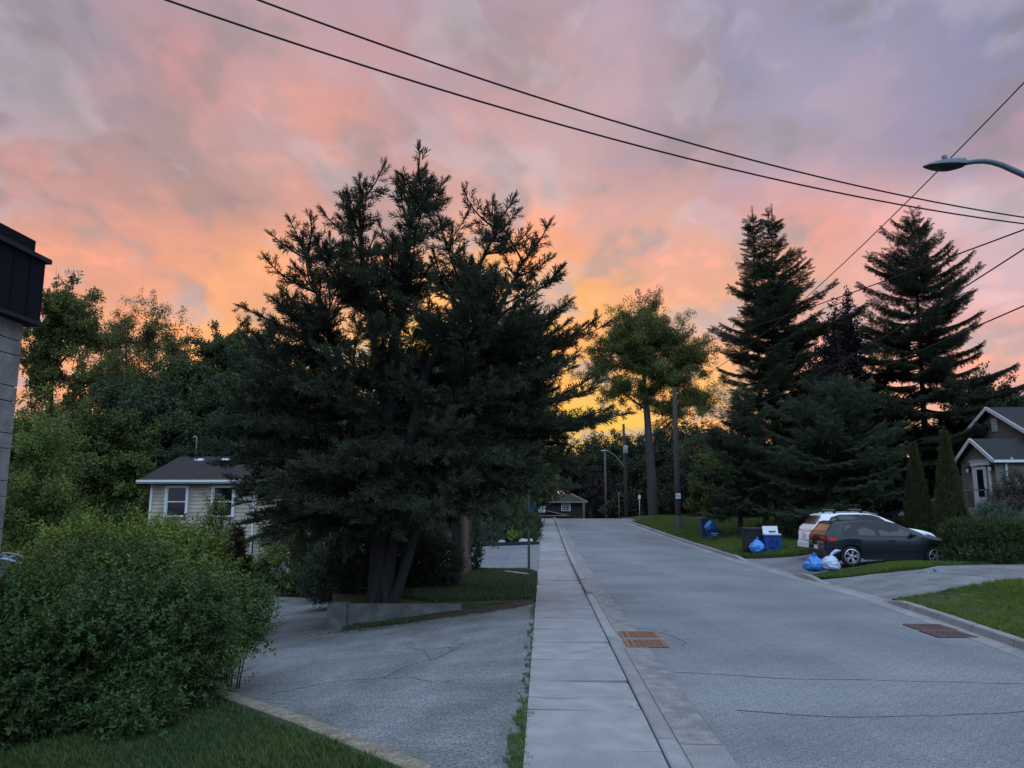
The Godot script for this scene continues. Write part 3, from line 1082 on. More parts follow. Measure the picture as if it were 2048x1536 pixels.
func build_right_side() -> void:
	var b := thing("grey_house", "grey clapboard house with white trimmed gables and a raised front porch door", "house", Vector3(22.8, 0, -40.0))
	# x away from the street; z 0 is the near wall of the porch, negative beyond
	var st := begin()
	box(st, Vector3(2.0, 2.4, -1.65), Vector3(4.0, 4.4, 3.26))
	box(st, Vector3(8.7, 2.6, -4.9), Vector3(11.9, 5.0, 10.4))
	# gable infill
	for g in [[0.01, -1.65, 1.65, 4.55, 5.55], [2.76, -4.6, 5.2, 5.05, 7.55]]:
		var p := [Vector3(g[0], g[3], g[1] + g[2]), Vector3(g[0], g[3], g[1] - g[2]), Vector3(g[0], g[4], g[1])]
		var e := Vector3(0.3, 0, 0)
		tri(st, p[0], p[2], p[1])
		quad(st, p[0], p[0] + e, p[2] + e, p[2])
		quad(st, p[1], p[2], p[2] + e, p[1] + e)
	obj("wall", st, M.grey_siding, b)
	# clapboards: porch front (faces the street), porch side, main gable, main side
	boards(b, Vector3(0.0, 0, -3.3), Vector3(0, 0, 1), 3.3, 0.9, 4.6, 0.15, M.grey_siding)
	boards(b, Vector3(0.0, 0, -3.3), Vector3(0, 0, 1), 3.3, 4.6, 5.5, 0.15, M.grey_siding, func(y): return (y - 4.6) / 1.0 * 1.65, func(y): return 3.3 - (y - 4.6) / 1.0 * 1.65)
	boards(b, Vector3(0.0, 0, -0.01), Vector3(1, 0, 0), 4.0, 0.9, 4.6, 0.15, M.grey_siding)
	boards(b, Vector3(2.75, 0, -9.8), Vector3(0, 0, 1), 10.4, 4.9, 7.5, 0.15, M.grey_siding, func(y): return maxf(0.0, (y - 5.05) / 2.5 * 5.2), func(y): return 10.4 - maxf(0.0, (y - 5.05) / 2.5 * 5.2))
	boards(b, Vector3(2.75, 0, 0.32), Vector3(1, 0, 0), 9.0, 0.9, 5.0, 0.15, M.grey_siding)
	gable_roof(b, 0.0, 3.2, -1.65, 1.65, 4.7, 5.72, 0.3, M.roof_grey, 7)
	gable_roof(b, 2.75, 14.0, -4.6, 5.2, 5.2, 7.75, 0.4, M.roof_grey, 16)
	# white corner, gable vent, door with its surround, plaque, lanterns, downspout
	st = begin()
	box(st, Vector3(-0.02, 2.7, -0.02), Vector3(0.09, 3.7, 0.09))
	obj("corner_trim", st, M.grey_siding, b)
	st = begin()
	box(st, Vector3(2.70, 6.75, -4.55), Vector3(0.06, 0.75, 0.5))
	var vent := obj("gable_vent", st, M.white_trim, b)
	for i in 6:
		st = begin()
		box(st, Vector3(2.655, 6.48 + i * 0.108, -4.55), Vector3(0.04, 0.05, 0.4), Basis(Vector3.BACK, 0.6))
		obj("slat", st, M.white_trim, vent)
	var dz := -1.3
	st = begin()
	for s in [-1, 1]:
		box(st, Vector3(-0.05, 3.25, dz + s * 0.72), Vector3(0.08, 2.1, 0.13))
	box(st, Vector3(-0.06, 4.42, dz), Vector3(0.12, 0.24, 1.75))
	box(st, Vector3(-0.07, 4.56, dz), Vector3(0.16, 0.05, 1.95))
	obj("door_surround", st, M.white_trim, b)
	st = begin()
	bevel_box(st, Vector3(-0.04, 3.22, dz - 0.1), Vector3(0.06, 2.05, 0.98), 0.01)
	var door := obj("door", st, M.white_trim, b)
	st = begin()
	box(st, Vector3(-0.075, 3.4, dz - 0.1), Vector3(0.015, 1.4, 0.56))
	obj("pane", st, M.dark_glass, door)
	st = begin()
	box(st, Vector3(-0.1, 3.1, dz + 0.3), Vector3(0.05, 0.16, 0.04))
	obj("handle", st, M.chrome, door)
	st = begin()
	box(st, Vector3(-0.13, 4.42, dz), Vector3(0.02, 0.16, 0.3))
	var plaque := obj("number_plaque", st, M.white_trim, b)
	for s in [-1, 1]:
		st = begin()
		box(st, Vector3(-0.1, 4.15, dz + s * 1.05), Vector3(0.06, 0.3, 0.12))
		box(st, Vector3(-0.2, 4.22, dz + s * 1.05), Vector3(0.14, 0.06, 0.16))
		var l := obj("lantern", st, M.plastic_black, b)
		st = begin()
		lathe(st, [[0.0, 0.0], [0.05, 0.02], [0.07, 0.2], [0.0, 0.22]], 8, Vector3(-0.2, 3.98, dz + s * 1.05))
		obj("lantern_glass", st, M.carton_white, l)
	st = begin()
	tube(st, [Vector3(0.6, 4.62, 0.34), Vector3(0.6, 4.5, 0.3), Vector3(0.42, 4.3, 0.09), Vector3(0.4, 1.0, 0.09)], [0.055, 0.055, 0.055, 0.055], 8)
	obj("downspout", st, M.white_trim, b)
	# porch and wooden steps with a rail
	st = begin()
	box(st, Vector3(-0.7, 1.5, -1.6), Vector3(1.35, 1.3, 2.4))
	obj("porch", st, M.grey_wood, b)
	for i in 7:
		st = begin()
		box(st, Vector3(-1.5 - i * 0.29, 2.0 - i * 0.18, -1.6), Vector3(0.31, 0.05, 1.5))
		obj("step", st, M.grey_wood, b)
	for z in [-0.75, -2.45]:
		for q in [[-0.1, 2.0, 1.05], [-1.35, 2.0, 1.0], [-2.4, 1.35, 1.0], [-3.5, 0.75, 1.05]]:
			st = begin()
			bevel_box(st, Vector3(q[0], q[1] + q[2] / 2 - 0.1, z), Vector3(0.11, q[2] + 0.3, 0.11), 0.02)
			obj("rail_post", st, M.grey_wood, b)
		st = begin()
		bar(st, Vector3(-0.1, 3.03, z), Vector3(-1.35, 3.03, z), 0.09, 0.06)
		bar(st, Vector3(-1.35, 2.98, z), Vector3(-3.5, 1.72, z), 0.09, 0.06)
		obj("handrail", st, M.grey_wood, b)
		for i in 9:
			st = begin()
			var x := -1.5 - i * 0.22
			box(st, Vector3(x, 2.45 - (absf(x) - 1.35) * 0.586, z), Vector3(0.04, 0.85, 0.04))
			obj("baluster", st, M.grey_wood, b)
	# far brick house beyond the crest
	var f := thing("brick_house", "dark brick house with a low front gable beyond the crest of the road", "house", Vector3(1.15, -1.6, -104))
	st = begin()
	box(st, Vector3(0, 2.0, -4), Vector3(8.6, 4.9, 8))
	box(st, Vector3(-1.3, 1.2, 1.6), Vector3(6.0, 3.4, 3.0))
	obj("wall", st, M.brick_far, f)
	st = begin()
	hexa(st, [Vector3(-4.7, 4.35, 0.5), Vector3(4.7, 4.35, 0.5), Vector3(4.7, 4.35, -8.5), Vector3(-4.7, 4.35, -8.5), Vector3(-3.2, 5.5, -3.6), Vector3(2.7, 5.5, -3.6), Vector3(2.7, 5.5, -4.4), Vector3(-3.2, 5.5, -4.4)])
	obj("roof", st, M.roof, f)
	st = begin()
	bar(st, Vector3(2.7, 5.52, -3.5), Vector3(4.72, 4.4, 0.52), 0.16, 0.16)
	box(st, Vector3(0, 4.38, 0.52), Vector3(9.44, 0.18, 0.08))
	for s in [-1, 1]:
		bar(st, Vector3(-1.3, 3.4, 3.2), Vector3(-1.3 + s * 3.5, 2.65, 3.2), 0.2, 0.1)
	box(st, Vector3(-1.3, 2.66, 3.2), Vector3(7.0, 0.12, 0.1))
	obj("roof_trim", st, M.tan_curb, f)
	st = begin()
	tri(st, Vector3(-4.6, 2.72, 3.1), Vector3(-1.3, 3.36, 3.1), Vector3(2.0, 2.72, 3.1))
	quad(st, Vector3(-4.8, 2.7, 3.2), Vector3(-4.8, 2.7, -0.2), Vector3(-1.3, 3.42, -0.2), Vector3(-1.3, 3.42, 3.2))
	quad(st, Vector3(2.2, 2.7, 3.2), Vector3(-1.3, 3.42, 3.2), Vector3(-1.3, 3.42, -0.2), Vector3(2.2, 2.7, -0.2))
	obj("porch_roof", st, M.roof, f)
	window_unit(f, Vector3(1.9, 3.72, 0.02), 1.2, 1.0, Basis.IDENTITY, false)
	window_unit(f, Vector3(-2.6, 3.72, 0.02), 1.2, 1.0, Basis.IDENTITY, false)
	st = begin()
	box(st, Vector3(-2.0, 1.2, 3.11), Vector3(2.4, 2.2, 0.04))
	obj("garage_door", st, M.dark_wood, f)

# ------------------------------------------------------------------ plants
func blade(st: SurfaceTool, o: Vector3, dir: Vector3, nrm: Vector3, l: float, w: float, fold := 0.25) -> void:
	# a leaf of four triangles folded along its midrib
	var y := dir.normalized()
	var x := y.cross(nrm).normalized()
	var z := x.cross(y)
	var m := o + y * l * 0.45 - z * w * fold
	var tip := o + y * l
	var a := o + y * l * 0.42 + x * w * 0.5
	var b := o + y * l * 0.42 - x * w * 0.5
	tri(st, o, a, m)
	tri(st, o, m, b)
	tri(st, m, a, tip)
	tri(st, m, tip, b)

func spike(st: SurfaceTool, o: Vector3, dir: Vector3, l: float, w: float) -> void:
	# a slim scale-leaf tuft: two crossed kites
	var y := dir.normalized()
	var x := y.cross(rdir()).normalized()
	var z := x.cross(y)
	for s in [x, z]:
		var m: Vector3 = o + y * l * 0.4
		tri(st, o, m + s * w * 0.5, o + y * l)
		tri(st, o, o + y * l, m - s * w * 0.5)

func juniper_spray(s: int) -> ArrayMesh:
	# about 1 long along y: a feathery shoot with side shoots
	rng.seed = s
	var st := begin()
	var axes := [[Vector3.ZERO, Vector3.UP, 1.0]]
	for i in 9:
		var t := 0.08 + 0.085 * i
		var a := i * 2.4 + rnd(-0.3, 0.3)
		axes.append([Vector3(0, t, 0), Vector3(cos(a) * 0.72, 0.85, sin(a) * 0.72).normalized(), 0.42 * (1.0 - t * 0.55) * rnd(0.7, 1.2)])
	for ax in axes:
		var n := int(ax[2] * 19) + 3
		for k in n:
			var t := (k + 0.5) / n
			var o: Vector3 = ax[0] + ax[1] * ax[2] * t * 0.92
			var dir: Vector3 = (ax[1] * 1.15 + rdir() * 0.8).normalized()
			spike(st, o, dir, rnd(0.09, 0.17) * (1.0 - 0.3 * t), rnd(0.045, 0.065))
		spike(st, ax[0] + ax[1] * ax[2] * 0.85, ax[1], 0.24, 0.05)
	st.generate_normals()
	return st.commit()

func spruce_spray(s: int, hang: float) -> ArrayMesh:
	# flat needle-clad twig, about 1 long along y, up is z
	rng.seed = s
	var st := begin()
	var axes := [[Vector3.ZERO, Vector3.UP, 1.0]]
	for i in 8:
		for q in [-1, 1]:
			var t := 0.1 + 0.1 * i
			axes.append([Vector3(0, t, 0), Vector3(q * 0.75, 0.8, -hang * rnd(0.4, 1.2)).normalized(), 0.42 * (1.0 - t * 0.6) * rnd(0.8, 1.15)])
	for ax in axes:
		var n := int(ax[2] * 16) + 3
		for k in n:
			var o: Vector3 = ax[0] + ax[1] * ax[2] * ((k + 0.4) / n)
			var dir: Vector3 = (ax[1] + rdir() * 0.9).normalized()
			spike(st, o, dir, rnd(0.08, 0.13), 0.035)
	st.generate_normals()
	return st.commit()

func leaf_clump(s: int, n: int, size: float, aspect: float, drop := 0.2) -> ArrayMesh:
	# n leaves within about half a metre
	rng.seed = s
	var st := begin()
	for i in n:
		var p := rdir() * pow(rng.randf(), 0.5) * 0.5
		var dir := (p.normalized() + rdir() * 0.7 + Vector3(0, -drop, 0)).normalized()
		var l := size * rnd(0.7, 1.2)
		blade(st, p, dir, (Vector3.UP + rdir() * 0.8).normalized(), l, l * aspect)
	st.generate_normals()
	return st.commit()

func sprig(s: int, n: int, l: float, leaf: float, aspect: float) -> ArrayMesh:
	# an upright shoot with leaves in pairs
	rng.seed = s
	var st := begin()
	tube(st, [Vector3.ZERO, Vector3(rnd(-0.1, 0.1), 0.5, rnd(-0.1, 0.1)) * l, Vector3(0, l, 0)], [0.004, 0.003, 0.0015], 3)
	for i in n:
		var t := 0.15 + 0.85 * (i + 0.5) / n
		var a := i * 1.9 + rnd(-0.4, 0.4)
		var out := Vector3(cos(a), rnd(0.1, 0.9), sin(a)).normalized()
		var k := leaf * rnd(0.7, 1.2) * (1.0 - 0.3 * t)
		blade(st, Vector3(0, t * l, 0), out, (Vector3.UP + rdir() * 0.5).normalized(), k, k * aspect)
	st.generate_normals()
	return st.commit()

func tuft(s: int, n: int, h: float, w: float) -> ArrayMesh:
	rng.seed = s
	var st := begin()
	for i in n:
		var a := rng.randf() * TAU
		var r := rng.randf() * 0.06
		var o := Vector3(cos(a) * r, 0, sin(a) * r)
		var lean := Vector3(rnd(-1, 1), 0, rnd(-1, 1)) * 0.45
		var hh := h * rnd(0.55, 1.1)
		var side := Vector3(-sin(a * 1.7), 0, cos(a * 1.7)) * w * 0.5
		var m := o + Vector3(0, hh * 0.6, 0) + lean * hh * 0.35
		var t := o + Vector3(0, hh, 0) + lean * hh
		quad(st, o - side, m - side * 0.8, m + side * 0.8, o + side)
		tri(st, m - side * 0.8, t, m + side * 0.8)
	st.generate_normals()
	return st.commit()

func tint(c: Array, v: float) -> Color:
	var k := 1.0 + rnd(-v, v)
	var w := rnd(-v, v) * 0.5
	return Color(c[0] * k * (1 + w), c[1] * k, c[2] * k * (1 - w))

func branch(wood: SurfaceTool, p0: Vector3, c: Vector3, p1: Vector3, r0: float, r1: float, sides := 5) -> void:
	var pts := []
	var rad := []
	var n := 5
	for i in n + 1:
		var t := float(i) / n
		pts.append(bez(p0, c, p1, t))
		rad.append(lerpf(r0, r1, pow(t, 0.8)))
	tube(wood, pts, rad, sides)

func feather(wood: SurfaceTool, sc: Array, p0: Vector3, c: Vector3, p1: Vector3, r0: float, from: float, step: float, twig: float, size: float, col: Array, up: float) -> void:
	# a juniper limb: its wood, twigs all round it, and needle sprays on the twigs
	branch(wood, p0, c, p1, r0, 0.012)
	var l := (p1 - p0).length()
	var n := maxi(3, int(l * (1.0 - from) / step))
	for i in n:
		var t := from + (1.0 - from) * (i + rng.randf()) / n
		var o := bez(p0, c, p1, t)
		var tan := (bez(p0, c, p1, minf(t + 0.05, 1.0)) - bez(p0, c, p1, t - 0.05)).normalized()
		# twigs mostly to the two sides, so that a limb reads as a layer
		var side := (tan.cross(Vector3.UP).normalized() * (1.0 if i % 2 else -1.0) + rdir() * 0.55).normalized()
		var dir := (tan * rnd(0.55, 1.0) + side * 0.8 + Vector3(0, up, 0)).normalized()
		var tl := twig * (0.10 + 0.90 * pow(1.0 - t, 0.75)) * rnd(0.45, 1.15)
		var sz := size * (0.62 + 0.38 * (1.0 - t))
		var m := maxi(1, int(tl / (size * 0.42)))
		for k in m:
			var q := o + dir * tl * (k + 0.3) / m + rdir() * 0.04
			var sd := (dir + rdir() * 0.5 + Vector3(0, up * 0.6, 0)).normalized()
			sc[rng.randi() % 2].add(q, toward(sd, rng.randf() * TAU).scaled_local(Vector3.ONE * sz * rnd(0.7, 1.15)), tint(col, 0.28))
		if tl > 0.45:
			tube(wood, [o, o + dir * tl * 0.9], [0.012, 0.004], 3)
	for k in 4:
		var t := 0.9 + 0.033 * k
		var tan := (p1 - bez(p0, c, p1, 0.85)).normalized()
		sc[rng.randi() % 2].add(bez(p0, c, p1, t - 0.06), toward((tan + rdir() * 0.12).normalized(), rng.randf() * TAU).scaled_local(Vector3(0.42, 0.95, 0.42) * size * 0.85), tint(col, 0.25))

func build_juniper() -> void:
	rng.seed = 101
	var root := thing("juniper_tree", "huge dark evergreen with upswept ragged branches beside the sidewalk", "tree", Vector3(-3.75, 0.0, -18.3))
	var wood := begin(true)
	var sc := [Scatter.new(), Scatter.new()]
	var o := root.position
	var col := [0.050, 0.060, 0.027]
	# stems: two from the ground, one leaning right, several leaders above
	var stems := [
		[Vector3(-0.1, -0.1, 0), Vector3(-0.05, 2.5, 0.1), Vector3(0.1, 5.2, 0.1), 0.24, 0.13],
		[Vector3(0.1, -0.1, 0.1), Vector3(0.25, 2.4, 0.0), Vector3(0.9, 5.4, -0.2), 0.17, 0.11],
		[Vector3(0.25, -0.1, 0.15), Vector3(0.75, 1.0, 0.2), Vector3(1.2, 3.8, 0.3), 0.13, 0.10],
		[Vector3(0.1, 5.2, 0.1), Vector3(0.45, 8.0, 0.2), Vector3(0.74, 10.5, 0.4), 0.13, 0.02],
		[Vector3(0.1, 4.0, 0.1), Vector3(-0.6, 7.0, 0.1), Vector3(-0.75, 9.7, 0.2), 0.11, 0.02],
		[Vector3(0.9, 5.4, -0.2), Vector3(2.0, 7.4, 0.1), Vector3(2.8, 9.2, 0.3), 0.10, 0.02],
		[Vector3(1.2, 3.8, 0.3), Vector3(2.4, 6.0, 0.4), Vector3(3.3, 8.0, 0.4), 0.10, 0.02],
		[Vector3(0.0, 3.0, 0.1), Vector3(-1.2, 5.6, 0.3), Vector3(-2.0, 8.2, 0.3), 0.11, 0.02]]
	for s in stems:
		branch(wood, s[0], s[1], s[2], s[3], s[4], 9)
	# flare at the foot
	for i in 6:
		var a := i * 1.05
		branch(wood, Vector3(cos(a) * 0.08, 0.7, sin(a) * 0.08), Vector3(cos(a) * 0.2, 0.2, sin(a) * 0.2), Vector3(cos(a) * 0.42, -0.15, sin(a) * 0.42), 0.16, 0.05, 6)
	# outline of the crown: height, left edge, right edge
	var edge := [[1.5, -2.6, 1.5], [2.2, -3.5, 3.7], [2.8, -4.0, 4.2], [3.4, -4.3, 4.5], [4.3, -4.3, 5.1], [5.0, -4.0, 4.9], [5.9, -3.4, 4.7], [6.7, -2.9, 4.7], [7.5, -2.7, 4.0], [8.1, -2.6, 3.85], [9.0, -2.2, 3.6], [9.7, -1.1, 1.9], [10.4, 0.15, 1.2], [10.95, 0.72, 0.76]]
	var plan := []
	# the long arms that stand out against the sky
	for q in [[-3.01, 10.94, 0.0], [-3.81, 10.40, 0.3], [-4.56, 10.35, -0.4], [-4.66, 9.46, 0.6], [-5.45, 9.49, -0.3], [-6.01, 8.95, 0.4], [-6.68, 8.87, -0.2], [-6.4, 7.9, 0.8], [-6.66, 7.35, -0.8], [-7.19, 6.93, 0.3], [-1.82, 9.64, 0.4], [-2.4, 10.2, -0.3], [-0.69, 9.58, 0.0], [-1.14, 9.27, 0.6], [-1.5, 8.9, -0.5], [0.19, 8.85, 0.3], [0.25, 8.3, -0.6], [0.43, 7.55, 0.4], [-0.2, 8.1, 0.2], [1.32, 6.64, 0.0], [1.60, 4.26, 0.3], [1.21, 4.15, -0.8], [0.85, 5.65, 0.9], [1.26, 5.31, -0.4], [0.9, 6.5, -0.9], [-7.57, 5.09, 0.5], [-8.0, 4.17, -0.6], [-7.6, 5.9, -0.4], [-7.32, 3.12, 0.8], [-6.3, 1.5, 1.2], [-5.78, 1.75, 1.6], [-5.21, 1.4, 1.3], [-3.78, 1.9, 1.9], [-2.17, 2.1, 2.3], [-0.90, 2.1, 1.6], [0.27, 2.6, 0.9], [0.77, 3.1, -0.4]]:
		plan.append(Vector3(q[0] + 3.75, q[1], q[2] + 0.4))
	for i in 285:
		var y := 1.9 + 8.6 * pow((i + rng.randf()) / 230.0, 1.3) if i < 230 else rnd(5.2, 9.4)
		var l := 0.0
		var r := 0.0
		for k in edge.size() - 1:
			if y >= edge[k][0] and y <= edge[k + 1][0]:
				var f: float = (y - edge[k][0]) / (edge[k + 1][0] - edge[k][0])
				l = lerpf(edge[k][1], edge[k + 1][1], f)
				r = lerpf(edge[k][2], edge[k + 1][2], f)
		var a := rng.randf() * TAU
		var k2 := sqrt(rnd(0.12, 0.98)) if i % 3 else rnd(0.85, 1.0)
		var x := (l + r) / 2 + cos(a) * (r - l) / 2 * k2
		var z := sin(a) * minf((r - l) / 2, 3.6) * k2 * 0.85
		# the two heads stand apart at the top
		if y > 9.1 and x > 1.55 and x < 2.2:
			continue
		plan.append(Vector3(x, y, z))
	for p in plan:
		# the limb springs from the nearest stem, lower down the higher it ends
		var best := 1e9
		var p0 := Vector3.ZERO
		for s in stems:
			for k in 13:
				var v := bez(s[0], s[1], s[2], k / 12.0)
				if v.y < 1.75:
					continue
				var lat := Vector2(p.x - v.x, p.z - v.z).length()
				var want := 0.2 + lat * lerpf(-0.08, 0.42, smoothstep(2.6, 8.5, p.y))
				var cost := absf((p.y - v.y) - want) + lat * 0.4
				if cost < best:
					best = cost
					p0 = v
		var len: float = (p - p0).length()
		if len < 0.25:
			continue
		var c: Vector3 = p0.lerp(p, 0.6) + rdir() * 0.12 * len
		c.y -= len * lerpf(-0.10, 0.16, smoothstep(2.6, 6.0, p.y))
		var tw := clampf(0.25 + 0.16 * len, 0.25, 0.85) * (1.0 if p.y > 5.0 else 1.25)
		feather(wood, sc, p0, c, p, 0.018 + 0.011 * len, 0.10, 0.07, tw, 0.38, col, 0.08)
		if len > 1.5:
			# side arms, all sharp pointed
			for k in 2 if p.y > 5.0 else 3:
				var t := rnd(0.3, 0.8)
				var o2 := bez(p0, c, p, t)
				var ax: Vector3 = (p - c).normalized()
				var e: Vector3 = o2 + (ax + rdir() * Vector3(0.9, 0.3, 0.9)).normalized() * len * rnd(0.22, 0.42)
				feather(wood, sc, o2, o2.lerp(e, 0.6) - Vector3(0, 0.07, 0), e, 0.016, 0.08, 0.07, 0.32, 0.35, col, 0.1)
	# leaders are clothed too
	for s in stems.slice(3):
		feather(wood, sc, s[0], s[1], s[2], 0.03, 0.25, 0.06, 0.5, 0.36, col, 0.3)
	obj("trunk", wood, M.bark, root)
	spread("crown", sc[0], juniper_spray(1), M.needles, root)
	spread("crown", sc[1], juniper_spray(2), M.needles, root)

func spruce(called: String, label: String, at: Vector3, tops: Array, prof: Array, spray: Array, size: float, col: Array, droop: float, bare: float, s: int, group := "") -> void:
	# prof: [height share, branch length] rows from the foot to the top; every top has its own stem
	rng.seed = s
	var root := thing(called, label, "tree", at, 0.0, group)
	var wood := begin(true)
	var sc := [Scatter.new(), Scatter.new()]
	for top in tops:
		var tp: Vector3 = top[0]
		var foot := Vector3(tp.x * 0.55, 0, tp.z * 0.55) if tops.size() > 1 else Vector3.ZERO
		branch(wood, foot - Vector3(0, 0.2, 0), foot.lerp(tp, 0.5) * Vector3(0.8, 1, 0.8), tp, top[1], 0.015, 9)
		var h := bare
		var H := tp.y
		while h < H - 0.15:
			var f := h / H
			var reach := 0.0
			for i in prof.size() - 1:
				if f >= prof[i][0] and f <= prof[i + 1][0]:
					reach = lerpf(prof[i][1], prof[i + 1][1], (f - prof[i][0]) / (prof[i + 1][0] - prof[i][0]))
			var n := 5 if f < 0.85 else 4
			var a0 := rng.randf() * TAU
			for k in n:
				var a := a0 + TAU * k / n + rnd(-0.35, 0.35)
				var l := reach * rnd(0.42, 1.2)
				if tops.size() > 1:
					# stems that share a crown grow away from each other
					var away := Vector2(tp.x, tp.z).normalized()
					l *= 0.8 + 0.28 * Vector2(cos(a), sin(a)).dot(away)
				if l < 0.15:
					l = 0.2
				var hh := clampf(h + rnd(-0.4, 0.4), 0.05, H - 0.1)
				var p0 := foot.lerp(tp, hh / H)
				var out := Vector3(cos(a), 0, sin(a))
				var rise := lerpf(-droop, 0.75, pow(f, 1.6))
				var p1 := p0 + out * l + Vector3(0, l * rise + l * 0.1, 0)
				var c := p0 + out * l * 0.55 + Vector3(0, l * (rise * 0.6 - 0.12), 0)
				branch(wood, p0, c, p1, 0.012 + l * 0.012, 0.006, 4)
				var m := maxi(2, int(l / (size * 0.3)))
				for i in m:
					var t := 0.14 + 0.86 * (i + rnd(0.1, 0.9)) / m
					var q := bez(p0, c, p1, t)
					var tan := (bez(p0, c, p1, minf(t + 0.06, 1.0)) - bez(p0, c, p1, t - 0.06)).normalized()
					var sd := tan.cross(Vector3.UP).normalized()
					for g in [-1, 1]:
						var w := (0.25 + 0.75 * (1.0 - t)) * l * 0.36 * rnd(0.6, 1.15)
						var cnt := maxi(1, int(w / (size * 0.5)))
						for e in cnt:
							var dir: Vector3 = (tan * 0.75 + sd * g + Vector3(0, -droop * rnd(0.1, 0.8), 0)).normalized()
							var qq: Vector3 = q + dir * w * e / cnt
							var y := dir
							var x := y.cross(Vector3.UP).normalized()
							sc[rng.randi() % 2].add(qq, Basis(x, y, x.cross(y)).rotated(y, rnd(-0.5, 0.5)).scaled_local(Vector3.ONE * size * rnd(0.75, 1.2)), tint(col, 0.25))
							if rng.randf() < (0.75 if droop > 0.25 else 0.5):
								sc[rng.randi() % 2].add(qq, toward((dir * 0.5 + Vector3(0, -0.9 if droop > 0.25 else -0.5, 0) + rdir() * 0.4).normalized(), rng.randf() * TAU).scaled_local(Vector3.ONE * size * rnd(0.5, 0.85)), tint(col, 0.25))
				var td := (p1 - c).normalized() + Vector3(0, 0.25, 0)
				var tx := td.normalized().cross(Vector3.UP).normalized()
				sc[0].add(p1 - td.normalized() * size * 0.4, Basis(tx, td.normalized(), tx.cross(td.normalized())).scaled_local(Vector3(0.7, 1.0, 0.7) * size), tint(col, 0.2))
			h += lerpf(0.66, 0.40, f) * (H / 17.0 if H > 12 else 0.7)
		for k in 3:
			sc[0].add(tp - Vector3(0, 0.35 * k, 0), toward(Vector3.UP, k * 2.0).scaled_local(Vector3(0.6, 1.0, 0.6) * size), tint(col, 0.2))
	obj("trunk", wood, M.bark, root)
	spread("crown", sc[0], spray[0], M.needles, root)
	spread("crown", sc[1], spray[1], M.needles, root)

